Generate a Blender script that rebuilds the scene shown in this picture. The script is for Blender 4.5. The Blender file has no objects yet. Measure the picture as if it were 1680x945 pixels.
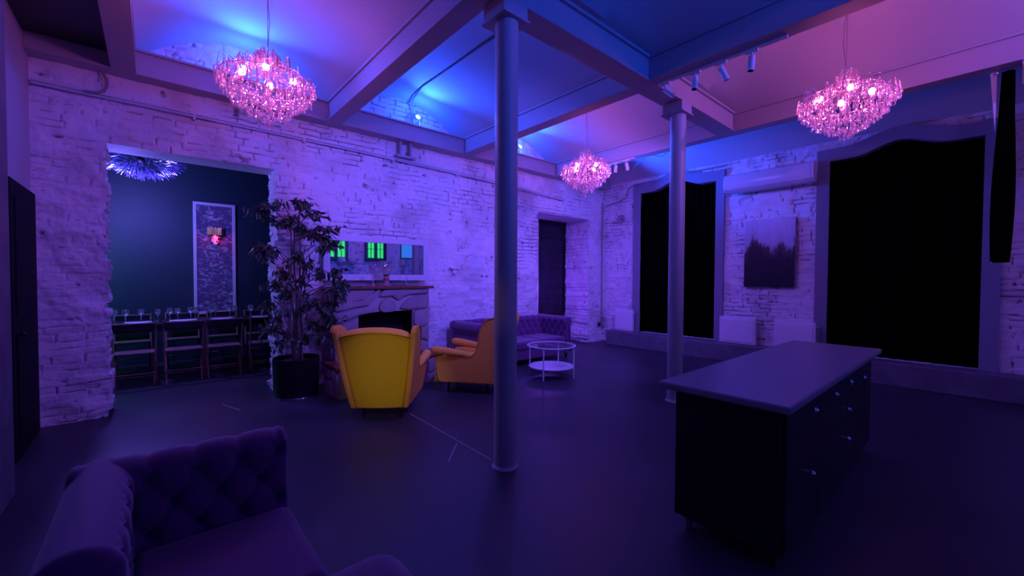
import bpy, bmesh, math, random
import numpy as np
from mathutils import Vector, Matrix
PI = math.pi
random.seed(7)
S = bpy.context.scene
C = S.collection

# ------------------------------------------------------------------ camera
cam_d = bpy.data.cameras.new('camera'); cam = bpy.data.objects.new('camera', cam_d); C.objects.link(cam)
yaw, pit, rol, FPX = math.radians(48.94), math.radians(-1.31), math.radians(0.275), 678.0
F = Vector((math.cos(yaw)*math.cos(pit), math.sin(yaw)*math.cos(pit), math.sin(pit)))
R = Vector((math.sin(yaw), -math.cos(yaw), 0)); U = R.cross(F)
R2 = math.cos(rol)*R + math.sin(rol)*U; U2 = -math.sin(rol)*R + math.cos(rol)*U
M = Matrix((( R2.x, U2.x, -F.x, 0), (R2.y, U2.y, -F.y, 0), (R2.z, U2.z, -F.z, 1.53), (0, 0, 0, 1)))
cam.matrix_world = M
cam_d.sensor_width = 36; cam_d.lens = 36*FPX/1680; cam_d.clip_start = 0.02; cam_d.clip_end = 60
S.camera = cam

# ------------------------------------------------------------------ world, exposure
S.view_settings.view_transform = 'Standard'; S.view_settings.look = 'None'
S.view_settings.gamma = 1.0; S.view_settings.use_curve_mapping = False
S.view_settings.exposure = 0.0
W = bpy.data.worlds.new('night'); S.world = W; W.use_nodes = True
W.node_tree.nodes['Background'].inputs[0].default_value = (0.02, 0.01, 0.08, 1)
W.node_tree.nodes['Background'].inputs[1].default_value = 0.3

def look(o, frm, to):
    o.location = frm
    o.rotation_euler = (Vector(to)-Vector(frm)).to_track_quat('-Z', 'Y').to_euler()
def lamp(name, kind, frm, power, col, to=None, size=0.1, spot=90, blend=0.5, sizey=None):
    d = bpy.data.lights.new(name, kind); d.energy = power; d.color = col
    if kind == 'AREA':
        d.size = size
        if sizey: d.shape = 'RECTANGLE'; d.size_y = sizey
    else: d.shadow_soft_size = size
    if kind == 'SPOT': d.spot_size = math.radians(spot); d.spot_blend = blend
    o = bpy.data.objects.new(name, d); C.objects.link(o)
    if to: look(o, frm, to)
    else: o.location = frm
    return o
BLUE = (0.012, 0.075, 1.0); VIO = (0.155, 0.095, 1.0); PINK = (1.0, 0.16, 0.42)
# added violet spots without fixtures, washing the long brick wall and far wall
lamp('violet_wash', 'SPOT', (3.0, 2.35, 3.45), 430, VIO, (3.6, 6.2, 1.3), 0.12, 112, 1)
lamp('violet_wash', 'SPOT', (5.8, 2.9, 3.5), 300, (0.17, 0.09, 1.0), (6.9, 6.2, 1.3), 0.12, 118, 1)
lamp('violet_wash', 'SPOT', (0.9, 2.3, 3.45), 90, (0.34, 0.10, 1.0), (0.2, 6.2, 1.6), 0.12, 110, 1)
lamp('violet_wash', 'SPOT', (5.2, 3.4, 3.5), 105, (0.20, 0.10, 1.0), (8.4, 3.2, 1.3), 0.12, 100, 1)
# added blue spot, no fixture, tinting the vault along the far wall
lamp('blue_wash', 'SPOT', (7.3, 5.5, 3.3), 650, BLUE, (7.5, 1.5, 4.6), 0.1, 110, 1)
# blue uplights on the opposite side of the room
lamp('blue_uplight', 'SPOT', (0.9, -2.6, 3.75), 80, BLUE, (0.9, 0.5, 5.2), 0.05, 112, 1)
lamp('violet_vault_fill', 'SPOT', (5.4, -2.6, 3.75), 560, (0.36, 0.12, 1.0), (5.4, 0.8, 5.3), 0.05, 112, 1)  # added to tint the right bay violet, no real uplight here
lamp('blue_uplight', 'SPOT', (3.1, -2.6, 3.75), 560, BLUE, (3.1, 0.5, 5.2), 0.05, 112, 1)
# warm spots added behind the camera to light up the armchairs
lamp('added_warm_spot', 'SPOT', (-0.6, 0.2, 2.6), 180, (1.0, 0.80, 0.30), (1.95, 4.25, 0.45), 0.06, 15, 1)
lamp('added_warm_spot', 'SPOT', (0.3, 0.3, 2.4), 20, (1.0, 0.46, 0.22), (3.1, 4.4, 0.5), 0.06, 13, 1)
# blue light of the dining room, plus an added green fill
lamp('dining_light', 'POINT', (-0.3, 8.1, 2.72), 170, (0.17, 0.12, 1.0), None, 0.15)
lamp('dining_light', 'POINT', (-1.25, 8.9, 2.0), 16, (0.10, 0.9, 0.6), None, 0.2)  # added fill that greens the teal wall, no lamp stands here
# violet lamp inside the window recess
lamp('recess_lamp', 'POINT', (6.75, 6.60, 1.3), 20, (0.20, 0.05, 1.0), None, 0.06)

# ------------------------------------------------------------------ materials
def mat(name, col, rough=0.6, metal=0.0, bump=None, spec=0.5, sheen=0.0, coat=0.0, var=None, emis=None, estr=0):
    m = bpy.data.materials.new(name); m.use_nodes = True; nt = m.node_tree; b = nt.nodes['Principled BSDF']
    b.inputs['Base Color'].default_value = (*col, 1); b.inputs['Roughness'].default_value = rough
    b.inputs['Metallic'].default_value = metal; b.inputs['Specular IOR Level'].default_value = spec
    if sheen: b.inputs['Sheen Weight'].default_value = sheen
    if coat: b.inputs['Coat Weight'].default_value = coat
    if emis: b.inputs['Emission Color'].default_value = (*emis, 1); b.inputs['Emission Strength'].default_value = estr
    tc = nt.nodes.new('ShaderNodeTexCoord')
    if var:   # (colour2, scale, low, high)
        n = nt.nodes.new('ShaderNodeTexNoise'); n.inputs['Scale'].default_value = var[1]; n.inputs['Detail'].default_value = 6
        r = nt.nodes.new('ShaderNodeValToRGB'); r.color_ramp.elements[0].position = var[2]; r.color_ramp.elements[1].position = var[3]
        r.color_ramp.elements[0].color = (*col, 1); r.color_ramp.elements[1].color = (*var[0], 1)
        nt.links.new(tc.outputs['Object'], n.inputs['Vector']); nt.links.new(n.outputs['Fac'], r.inputs['Fac'])
        nt.links.new(r.outputs['Color'], b.inputs['Base Color'])
    if bump:  # (scale, strength, distance)
        n = nt.nodes.new('ShaderNodeTexNoise'); n.inputs['Scale'].default_value = bump[0]; n.inputs['Detail'].default_value = 8
        bp = nt.nodes.new('ShaderNodeBump'); bp.inputs['Strength'].default_value = bump[1]; bp.inputs['Distance'].default_value = bump[2]
        nt.links.new(tc.outputs['Object'], n.inputs['Vector']); nt.links.new(n.outputs['Fac'], bp.inputs['Height'])
        nt.links.new(bp.outputs['Normal'], b.inputs['Normal'])
    return m
m_brick = mat('painted_brick', (0.78, 0.75, 0.78), 0.72, bump=(38, 0.5, 0.01), var=((0.50, 0.44, 0.44), 2.2, 0.50, 0.78))
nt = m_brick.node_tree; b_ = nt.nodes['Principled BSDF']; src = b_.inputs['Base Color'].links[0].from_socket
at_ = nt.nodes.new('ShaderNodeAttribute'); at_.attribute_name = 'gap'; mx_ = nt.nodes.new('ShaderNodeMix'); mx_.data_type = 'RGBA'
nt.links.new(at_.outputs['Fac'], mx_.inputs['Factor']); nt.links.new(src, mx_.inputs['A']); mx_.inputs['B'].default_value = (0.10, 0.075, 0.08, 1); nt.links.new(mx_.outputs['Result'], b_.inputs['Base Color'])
m_plaster = mat('smooth_plaster', (0.50, 0.48, 0.52), 0.8, bump=(25, 0.15, 0.004))
m_frameplaster = mat('grey_plaster', (0.25, 0.24, 0.30), 0.8, bump=(25, 0.15, 0.004))
m_beam = mat('painted_steel', (0.42, 0.38, 0.42), 0.55, bump=(30, 0.12, 0.003))
m_column = mat('column_paint', (0.46, 0.46, 0.48), 0.42, bump=(60, 0.12, 0.003))
m_floor = mat('dark_floor', (0.034, 0.032, 0.046), 0.45, bump=(45, 0.08, 0.002), var=((0.056, 0.052, 0.072), 0.8, 0.4, 0.7))
m_seam = mat('floor_joint', (0.42, 0.40, 0.42), 0.7)
m_ledge = mat('ledge_paint', (0.13, 0.12, 0.15), 0.6, bump=(8, 0.1, 0.004), var=((0.19, 0.17, 0.21), 5, 0.4, 0.7))
m_teal = mat('teal_paint', (0.009, 0.040, 0.046), 0.5, bump=(160, 0.5, 0.004))
m_black = mat('black_fabric', (0.0018, 0.0018, 0.002), 1.0, spec=0.0)
m_blackp = mat('black_paint', (0.010, 0.012, 0.014), 0.35)
m_purple = mat('purple_velvet', (0.115, 0.016, 0.13), 0.75, sheen=0.5, bump=(90, 0.2, 0.002))
m_yellow = mat('yellow_fabric', (0.86, 0.56, 0.015), 0.9, bump=(260, 0.35, 0.002), var=((0.76, 0.47, 0.012), 60, 0.4, 0.7))
m_orange = mat('ochre_fabric', (0.90, 0.42, 0.06), 0.9, bump=(260, 0.35, 0.002))
m_piping = mat('ochre_piping', (0.62, 0.36, 0.03), 0.85)
m_wood = mat('walnut_wood', (0.23, 0.07, 0.035), 0.4, bump=(20, 0.1, 0.003), var=((0.12, 0.035, 0.02), 9, 0.35, 0.65))
m_cwood = mat('chair_wood', (0.36, 0.20, 0.18), 0.45, var=((0.26, 0.13, 0.12), 9, 0.35, 0.65))
m_stone = mat('fieldstone', (0.36, 0.31, 0.33), 0.7, bump=(14, 0.4, 0.01), var=((0.25, 0.21, 0.24), 3.0, 0.35, 0.7))
m_mortar = mat('stone_mortar', (0.42, 0.38, 0.42), 0.85, bump=(60, 0.4, 0.005))
m_door = mat('black_door_paint', (0.006, 0.006, 0.009), 0.75, spec=0.2)
m_soot = mat('soot', (0.006, 0.006, 0.007), 0.9)
m_white = mat('white_metal', (0.80, 0.80, 0.82), 0.4)
m_whitep = mat('white_plastic', (0.70, 0.68, 0.72), 0.25)
m_frame = mat('white_lacquer', (0.66, 0.66, 0.70), 0.4)
m_top = mat('grey_worktop', (0.26, 0.24, 0.28), 0.34, bump=(200, 0.1, 0.001), var=((0.20, 0.18, 0.22), 120, 0.4, 0.7))
m_chrome = mat('chrome', (0.85, 0.85, 0.88), 0.12, 1.0)
m_darkm = mat('dark_metal', (0.03, 0.03, 0.035), 0.4, 0.6)
m_gold = mat('brass', (0.75, 0.52, 0.20), 0.25, 1.0)
m_leaf = mat('ficus_leaf', (0.030, 0.055, 0.030), 0.45, var=((0.05, 0.09, 0.045), 7, 0.4, 0.7))
m_bark = mat('ficus_bark', (0.10, 0.075, 0.06), 0.8, bump=(40, 0.6, 0.01))
m_soil = mat('potting_soil', (0.03, 0.022, 0.018), 0.95, bump=(60, 0.8, 0.02))
m_pot = mat('black_pot', (0.008, 0.010, 0.012), 0.3)
m_mirror = mat('mirror_glass', (0.92, 0.92, 0.94), 0.02, 1.0)
m_cable = mat('grey_cable', (0.25, 0.24, 0.27), 0.6)
m_linen = mat('white_linen', (0.85, 0.85, 0.88), 0.7)
m_canvas_edge = mat('canvas_edge', (0.30, 0.25, 0.28), 0.8)
m_shade = mat('lamp_shade', (0.55, 0.50, 0.52), 0.8)
def emit(name, col, s):
    m = bpy.data.materials.new(name); m.use_nodes = True; nt = m.node_tree; nt.nodes.clear()
    e = nt.nodes.new('ShaderNodeEmission'); e.inputs[0].default_value = (*col, 1); e.inputs[1].default_value = s
    o = nt.nodes.new('ShaderNodeOutputMaterial'); nt.links.new(e.outputs[0], o.inputs[0]); return m
m_bulb = emit('pink_bulb', (1.0, 0.17, 0.47), 130)
m_bluelamp = emit('blue_led', (0.05, 0.35, 1.0), 40)
m_redlamp = emit('red_bulb', (1.0, 0.004, 0.02), 60)
m_green = emit('green_lit_pane', (0.045, 0.85, 0.27), 1.0)
m_bluescreen = emit('blue_lit_blind', (0.04, 0.20, 0.95), 0.9)
def glassy(name, tint, transp=0.35, rough=0.12, gl=0.4):
    m = bpy.data.materials.new(name); m.use_nodes = True; nt = m.node_tree; nt.nodes.clear()
    N = nt.nodes.new; L = nt.links.new
    t = N('ShaderNodeBsdfTransparent'); g = N('ShaderNodeBsdfGlossy'); tr = N('ShaderNodeBsdfTranslucent'); df = N('ShaderNodeBsdfDiffuse')
    g.inputs['Roughness'].default_value = rough; g.inputs['Color'].default_value = (1, 1, 1, 1)
    for n in (tr, df): n.inputs['Color'].default_value = (*tint, 1)
    a = N('ShaderNodeMixShader'); a.inputs[0].default_value = 0.5; L(tr.outputs[0], a.inputs[1]); L(df.outputs[0], a.inputs[2])
    b = N('ShaderNodeMixShader'); b.inputs[0].default_value = gl; L(a.outputs[0], b.inputs[1]); L(g.outputs[0], b.inputs[2])
    c = N('ShaderNodeMixShader'); c.inputs[0].default_value = transp; L(b.outputs[0], c.inputs[1]); L(t.outputs[0], c.inputs[2])
    o = N('ShaderNodeOutputMaterial'); L(c.outputs[0], o.inputs[0]); return m
m_crystal = glassy('crystal_glass', (0.85, 0.66, 0.76), 0.30, 0.06, 0.55)
m_wire = mat('chandelier_wire', (0.65, 0.42, 0.48), 0.3, 0.8)
m_bcrystal = glassy('blue_sprig', (0.22, 0.20, 0.55), 0.2, 0.2, 0.15)
m_rcrystal = glassy('red_crystal', (0.95, 0.30, 0.35), 0.3, 0.15, 0.35)
m_glass = glassy('clear_glass', (0.6, 0.6, 0.68), 0.66, 0.04, 0.8)
m_wineglass = glassy('wine_glass', (0.8, 0.8, 0.9), 0.45, 0.04, 0.85)
m_pane = mat('dark_window_glass', (0.012, 0.010, 0.02), 0.12)

# ------------------------------------------------------------------ mesh builder
class MB:
    def __init__(s): s.v = []; s.f = []
    def add(s, vs, fs):
        k = len(s.v); s.v += [tuple(v) for v in vs]; s.f += [tuple(i+k for i in f) for f in fs]; return s
    def box(s, c, d, rz=0.0, M=None):
        x, y, z = d[0]/2, d[1]/2, d[2]/2
        vs = [Vector((a*x, b*y, e*z)) for a in (-1, 1) for b in (-1, 1) for e in (-1, 1)]
        if rz: vs = [Matrix.Rotation(rz, 3, 'Z') @ v for v in vs]
        vs = [(M @ v if M else v)+Vector(c) for v in vs]
        return s.add(vs, [(0,1,3,2),(4,6,7,5),(0,4,5,1),(2,3,7,6),(0,2,6,4),(1,5,7,3)])
    def bx(s, x0, x1, y0, y1, z0, z1): return s.box(((x0+x1)/2, (y0+y1)/2, (z0+z1)/2), (x1-x0, y1-y0, z1-z0))
    def tube(s, pts, r, n=8, cap=True):
        pts = [Vector(p) for p in pts]; m = len(pts); rr = r if isinstance(r, (list, tuple)) else [r]*m
        vs = []; prev = None
        for i, p in enumerate(pts):
            t = (pts[min(i+1, m-1)]-pts[max(i-1, 0)])
            t = t.normalized() if t.length > 1e-9 else Vector((0, 0, 1))
            if prev is None:
                a = Vector((0, 0, 1)) if abs(t.z) < 0.9 else Vector((1, 0, 0)); e = t.cross(a).normalized()
            else: e = (prev-t*prev.dot(t)).normalized()
            prev = e; b = t.cross(e)
            for k in range(n): vs.append(p+(math.cos(2*PI*k/n)*e+math.sin(2*PI*k/n)*b)*rr[i])
        fs = [(i*n+k, i*n+(k+1) % n, (i+1)*n+(k+1) % n, (i+1)*n+k) for i in range(m-1) for k in range(n)]
        if cap: fs += [tuple(range(n-1, -1, -1)), tuple((m-1)*n+k for k in range(n))]
        return s.add(vs, fs)
    def ring(s, c, R_, r, n=24, k=6, M=None):
        vs = []; fs = []
        for i in range(n):
            a = 2*PI*i/n
            for j in range(k):
                b = 2*PI*j/k; v = Vector(((R_+r*math.cos(b))*math.cos(a), (R_+r*math.cos(b))*math.sin(a), r*math.sin(b)))
                vs.append((M @ v if M else v)+Vector(c))
                fs.append((i*k+j, ((i+1) % n)*k+j, ((i+1) % n)*k+(j+1) % k, i*k+(j+1) % k))
        return s.add(vs, fs)
    def lathe(s, prof, c=(0, 0, 0), n=24, M=None, sx=1, sy=1):
        vs = []; m = len(prof)
        for r, z in prof:
            for k in range(n):
                a = 2*PI*k/n; v = Vector((max(r, 1e-4)*math.cos(a)*sx, max(r, 1e-4)*math.sin(a)*sy, z))
                vs.append((M @ v if M else v)+Vector(c))
        fs = [(i*n+k, i*n+(k+1) % n, (i+1)*n+(k+1) % n, (i+1)*n+k) for i in range(m-1) for k in range(n)]
        fs += [tuple(range(n-1, -1, -1)), tuple((m-1)*n+k for k in range(n))]
        return s.add(vs, fs)
    def ball(s, c, r, n=12, sz=1.0, M=None):
        return s.lathe([(r*math.sin(PI*i/n), -r*sz*math.cos(PI*i/n)) for i in range(n+1)], c, max(8, n), M)
    def prism(s, poly, h, fn):   # poly in 2d, fn(u, v, w) -> 3d, w in (0, h)
        n = len(poly); vs = [fn(u, v, 0) for u, v in poly]+[fn(u, v, h) for u, v in poly]
        return s.add(vs, [tuple(range(n-1, -1, -1)), tuple(range(n, 2*n))]+[(i, (i+1) % n, n+(i+1) % n, n+i) for i in range(n)])
    def grid(s, fn, nu, nv, closeu=False):
        vs = [fn(i/nu, j/nv) for i in range(nu+(0 if closeu else 1)) for j in range(nv+1)]
        fs = []; w = nv+1; rows = nu+(0 if closeu else 1)
        for i in range(nu):
            i2 = (i+1) % rows
            for j in range(nv): fs.append((i*w+j, i2*w+j, i2*w+j+1, i*w+j+1))
        return s.add(vs, fs)
    def build(s, name, m, parent=None, smooth=None, bevel=0, seg=2, sub=0, label=None, thick=0):
        me = bpy.data.meshes.new(name); me.from_pydata(s.v, [], s.f); me.update()
        b = bmesh.new(); b.from_mesh(me); bmesh.ops.recalc_face_normals(b, faces=b.faces); b.to_mesh(me); b.free()
        if smooth is not None:
            me.shade_smooth()
            if smooth < 180: me.set_sharp_from_angle(angle=math.radians(smooth))
        me.materials.append(m); o = bpy.data.objects.new(name, me); C.objects.link(o)
        if parent: o.parent = parent
        if thick:
            q = o.modifiers.new('s', 'SOLIDIFY'); q.thickness = thick; q.offset = 0
        if bevel:
            q = o.modifiers.new('b', 'BEVEL'); q.width = bevel; q.segments = seg; q.limit_method = 'ANGLE'; q.angle_limit = math.radians(40)
        if sub:
            q = o.modifiers.new('ss', 'SUBSURF'); q.levels = sub; q.render_levels = sub
        if label: o['label'] = label
        return o
def tag(o, label, cat, group=None, kind=None):
    o['label'] = label; o['category'] = cat
    if group: o['group'] = group
    if kind: o['kind'] = kind
    return o
def thing(name, label, cat, loc=(0, 0, 0), rz=0, group=None):
    o = bpy.data.objects.new(name, None); C.objects.link(o); o.location = loc; o.rotation_euler = (0, 0, rz); o.empty_display_size = 0.1
    return tag(o, label, cat, group)
def struct(o, label=None):
    o['kind'] = 'structure'
    if label: o['label'] = label
    return o
def kids(o): return [c for c in list(C.objects) if c.parent == o]
def dup(root, loc, rz=None, label=None, group=None):
    r = root.copy(); C.objects.link(r); r.location = loc
    if rz is not None: r.rotation_euler = (0, 0, rz)
    if label: r['label'] = label
    if group: r['group'] = group
    for ch in kids(root):
        c = ch.copy(); C.objects.link(c); c.parent = r
        for g in kids(ch):
            d = g.copy(); C.objects.link(d); d.parent = c
    return r

# ------------------------------------------------------------------ noise for the rough brick
def hsh(x, y, s):
    v = np.sin(x*127.1+y*311.7+s*74.7)*43758.5453
    return v-np.floor(v)
def vn(x, y, s=0):
    xi = np.floor(x); yi = np.floor(y); u = x-xi; w = y-yi; u = u*u*(3-2*u); w = w*w*(3-2*w)
    return (hsh(xi, yi, s)*(1-u)+hsh(xi+1, yi, s)*u)*(1-w)+(hsh(xi, yi+1, s)*(1-u)+hsh(xi+1, yi+1, s)*u)*w
def fbm(x, y, s=0, o=4):
    t = 0; a = .5
    for i in range(o): t = t+a*vn(x*2**i, y*2**i, s+i*13); a *= .5
    return t
def brick_h(u, z, s=0, rough=1.0, gap=False):
    u2 = u+0.05*(fbm(u*1.7, z*2.3, s+1)-.5)+0.02*(vn(u*9, z*9, s+2)-.5)
    z2 = z+0.10*(fbm(u*0.9, z*0.7, s+3)-.5)+0.018*(vn(u*7, z*5, s+4)-.5)
    RH = 0.078; row = np.floor(z2/RH); fz = z2/RH-row
    BL = 0.17+0.13*hsh(row, row*0+3, s)
    k = u2/BL+hsh(row, row*0+1, s)*3; col = np.floor(k); fk = k-col
    dz = np.minimum(fz, 1-fz)*RH; du = np.minimum(fk, 1-fk)*BL
    g = 1-np.clip(dz/0.0125, 0, 1)**1.5; g2 = 1-np.clip(du/0.0115, 0, 1)**1.5
    wild = np.clip((fbm(u*.8, z*.8, s+31)-.42)*5, 0, 1)          # patches of rubble between the courses
    op = np.clip((vn(u*4.5+row*3.7, row*5.3, s+9)*.6+fbm(u*1.1, z*1.4, s+10)*.8-.66)*7, 0.03, 1)
    op2 = np.clip((hsh(row, col, s+11)*.6+fbm(u*1.1, z*1.4, s+10)*.8-.58)*7, 0.0, 1)
    groove = np.maximum(g*op, g2*op2)
    c1 = np.abs(fbm(u*3.1, z*4.4, s+33)-.47); crack = (1-np.clip(c1/.016, 0, 1))*wild*np.clip((fbm(u*2.7, z*2.1, s+35)-.42)*8, 0, 1)
    groove = np.maximum(groove*(1-.5*wild), crack*.9)
    amp = np.where(u < -.3, 1.9, 1.0) if s == 3 else 1.0
    h = 0.016*(hsh(row, col, s+5)-.5)*(1-.5*wild)+0.022*amp*(1+wild)*(fbm(u*6, z*7, s+6, 5)-.5)+0.05*rough*amp*(fbm(u*1.3, z*1.5, s+7)-.5)
    chip = np.clip((fbm(u*8.5, z*11.5, s+8)-.715)*12, 0, 1)        # knocked-out bits
    h = h+0.003*(vn(u*45, z*45, s)-.5)-0.020*groove-0.022*chip
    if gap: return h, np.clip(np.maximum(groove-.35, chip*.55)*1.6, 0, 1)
    return h
def rows_rag(z, s): # ragged jamb edges, brick by brick
    r = np.floor(z/0.078); return 0.055*(hsh(r, r*0+5, s)-.5)+0.06*(fbm(z*2.0, z*0+s, s)-.5)
def raw(name, V, Fa, m, kind='structure', label=None, gap=None):
    me = bpy.data.meshes.new(name); me.vertices.add(len(V)); me.vertices.foreach_set('co', V.astype(np.float32).ravel())
    nf = len(Fa); me.loops.add(nf*4); me.loops.foreach_set('vertex_index', Fa.astype(np.int32).ravel())
    me.polygons.add(nf); me.polygons.foreach_set('loop_start', np.arange(0, nf*4, 4, dtype=np.int32))
    me.update(calc_edges=True); me.shade_smooth(); me.materials.append(m)
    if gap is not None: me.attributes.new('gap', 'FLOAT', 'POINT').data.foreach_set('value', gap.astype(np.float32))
    o = bpy.data.objects.new(name, me); C.objects.link(o)
    return struct(o, label)
def lines(a, b, step, marks):
    pts = sorted(set([a, b]+[q for q in marks if a < q < b])); out = []
    for p, q in zip(pts[:-1], pts[1:]):
        n = max(1, int(round((q-p)/step))); out += list(np.linspace(p, q, n+1)[:-1])
    return np.array(out+[pts[-1]])
def wall_mesh(name, to3, u0, u1, z1, ops, step, seed, rough, depth_sign, m, label):
    """to3(u, z, d) -> xyz, d = distance into the room. ops = (ua, ub, za, zb, depth, ragged)"""
    ul = lines(u0, u1, step, [o[0] for o in ops]+[o[1] for o in ops]); zl = lines(0, z1, step, [o[2] for o in ops]+[o[3] for o in ops])
    Ug, Zg = np.meshgrid(ul, zl, indexing='ij')
    def full(u, z, deep):   # deep = distance behind the face
        fade = np.clip(1-deep/0.06, 0, 1)
        d = brick_h(u, z, seed, rough)*fade-deep; du = np.zeros_like(u); dz = np.zeros_like(u)
        for (a, b, c, e, dep, rag) in ops:
            if rag:
                inz = (z >= c-.01) & (z <= e+.01)
                h1 = brick_h(deep+7.3, z, seed+21, .5)*1.1
                for edge, sg in ((a, 1), (b, -1)):
                    w = np.clip(1-np.abs(u-edge)/0.10, 0, 1)*inz*np.clip((e-z)/0.08, 0, 1)
                    du += sg*w*(rows_rag(z, seed+edge)+h1)
        return u+du, z+dz, d
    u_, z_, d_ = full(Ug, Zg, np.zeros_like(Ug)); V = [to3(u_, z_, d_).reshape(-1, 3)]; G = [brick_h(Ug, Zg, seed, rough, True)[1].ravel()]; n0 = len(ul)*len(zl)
    i, j = np.meshgrid(np.arange(len(ul)-1), np.arange(len(zl)-1), indexing='ij')
    cu = (ul[i]+ul[i+1])/2; cz = (zl[j]+zl[j+1])/2; keep = np.ones_like(cu, bool)
    for o in ops: keep &= ~((cu > o[0]) & (cu < o[1]) & (cz > o[2]) & (cz < o[3]))
    w = len(zl); q = np.stack([i*w+j, (i+1)*w+j, (i+1)*w+j+1, i*w+j+1], -1)[keep]; Fs = [q]
    for (a, b, c, e, dep, rag) in ops:       # reveals
        dl = np.linspace(0, dep, max(2, int(dep/step))+1); zz = zl[(zl >= c-1e-6) & (zl <= e+1e-6)]; uu = ul[(ul >= a-1e-6) & (ul <= b+1e-6)]
        for kind in ('a', 'b', 't') + (('s',) if c > 0 else ()):
            if kind in 'ab':
                D, Z = np.meshgrid(dl, zz, indexing='ij'); Uq = np.full_like(D, a if kind == 'a' else b)
            else:
                D, Uq = np.meshgrid(dl, uu, indexing='ij'); Z = np.full_like(D, e if kind == 't' else c)
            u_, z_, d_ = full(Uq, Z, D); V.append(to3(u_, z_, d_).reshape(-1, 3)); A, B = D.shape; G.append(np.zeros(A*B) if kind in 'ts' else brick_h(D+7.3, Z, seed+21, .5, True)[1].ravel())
            i, j = np.meshgrid(np.arange(A-1), np.arange(B-1), indexing='ij')
            Fs.append(np.stack([i*B+j, (i+1)*B+j, (i+1)*B+j+1, i*B+j+1], -1).reshape(-1, 4)+n0); n0 += A*B
    return raw(name, np.concatenate(V), np.concatenate(Fs), m, label=label, gap=np.concatenate(G))

# ------------------------------------------------------------------ large structure
YW, XB, XN, YR = 6.26, 8.40, -0.90, -3.2
HB, HS = 3.70, 3.97      # beam underside, vault springing
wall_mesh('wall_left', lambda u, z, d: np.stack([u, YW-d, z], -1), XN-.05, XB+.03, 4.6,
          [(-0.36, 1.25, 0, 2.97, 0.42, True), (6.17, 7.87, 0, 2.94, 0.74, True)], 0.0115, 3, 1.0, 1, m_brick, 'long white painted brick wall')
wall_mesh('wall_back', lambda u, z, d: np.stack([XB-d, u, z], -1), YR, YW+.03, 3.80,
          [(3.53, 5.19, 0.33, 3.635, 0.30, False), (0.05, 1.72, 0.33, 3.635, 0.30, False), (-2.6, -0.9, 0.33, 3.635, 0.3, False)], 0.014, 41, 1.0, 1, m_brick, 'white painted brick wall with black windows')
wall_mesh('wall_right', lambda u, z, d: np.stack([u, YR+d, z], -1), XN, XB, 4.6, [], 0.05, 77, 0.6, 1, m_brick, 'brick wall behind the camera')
struct(MB().bx(XN-.15, XN, YR, YW+.4, 0, 4.6).build('wall_near', m_plaster), 'plain wall at the left end of the room')
struct(MB().bx(XN-.1, XN+.16, 0.4, 4.45, 0, 4.4).build('trim_1', m_ledge, bevel=.01), 'wall pier at the left edge of the picture')
fl = MB().bx(XN-.2, XB+.1, YR-.1, YW+.05, -.08, 0); fl.bx(-1.8, 3.0, YW+.05, 9.8, -.08, 0); fl.bx(6.1, 7.95, YW+.05, 7.1, -.08, 0)
struct(fl.build('floor', m_floor), 'dark smooth floor')
def seam(a, b, w=.010):
    a = Vector(a); b = Vector(b); d = (b-a).normalized(); n = Vector((-d.y, d.x, 0))*w/2
    return [a-n, b-n, b+n, a+n]
sm = MB()
for a, b in (((2.18, 4.25, .0012), (2.14, 2.72, .0012)), ((2.11, 3.19, .0012), (1.85, 2.92, .0012)), ((.62, 6.0, .0012), (.75, 5.6, .0012))): sm.add(seam(a, b), [(0, 1, 2, 3)])
struct(sm.build('trim_2', m_seam, thick=.001), 'thin pale joint lines in the floor')
# vaults, one shallow barrel per bay
bays = [(XN-1.0, -0.28, HS, HS), (-0.12, 1.88, HS, HS), (2.02, 4.15, HS, HS), (4.29, 6.48, HS, HS), (6.62, XB+.02, HS, 3.79)]
cv = MB()
for x0, x1, za, zb in bays:
    rise = 0.44 if x1 < 7 else 0.30
    def fn(u, v):
        y = YR+(YW+.12-YR)*v; e = min(1, abs(y-2.59)/1.5); sink = math.sqrt(max(0, 1-(1-e)**2)) if x1 < 7 else 1
        return (x0+(x1-x0)*u, y, za+(zb-za)*u+rise*(1-(2*u-1)**2)*sink+0.004*math.sin(y*3+u*5))
    cv.grid(fn, 32, 72)
cv.bx(XN-.1, XB+.2, YR-.1, YW+.3, 4.62, 4.70)
struct(cv.build('ceiling', m_plaster, smooth=30), 'shallow white plaster vaults between the beams')
# beams
def ibeam_y(x, y0, y1):
    mb = MB(); mb.bx(x-.10, x+.10, y0, y1, HB, HB+.018); mb.bx(x-.075, x+.075, y0, y1, HB+.018, HS-.02); mb.bx(x-.10, x+.10, y0, y1, HS-.02, HS+.01); return mb
for k, x in enumerate((-0.20, 1.95, 4.22, 6.55)):
    struct(ibeam_y(x, YR, 6.03).build('trim_%d' % (3+k), m_beam, bevel=.004), 'painted steel beam crossing the room')
mb = MB(); mb.bx(XN, 6.46, 2.46, 2.72, HB-.002, HB+.018); mb.bx(XN, 6.46, 2.49, 2.69, HB+.018, HS-.02); mb.bx(XN, 6.46, 2.46, 2.72, HS-.02, HS+.012)
mb.bx(XN, 6.46, 2.50, 2.68, HS, 4.0)
struct(mb.build('trim_7', m_beam, bevel=.004), 'main steel beam resting on the columns')
mb = MB(); mb.bx(XN, XB, 6.03, YW+.02, HB, HB+.02); mb.bx(XN, XB, 6.05, YW+.02, HB+.02, HS-.02); mb.bx(XN, XB, 6.02, YW+.02, HS-.02, HS+.005)
struct(mb.build('trim_8', m_beam, bevel=.004), 'beam along the top of the long brick wall')
mb = MB(); mb.bx(8.06, XB+.02, YR, 5.88, 0, .33)
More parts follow.
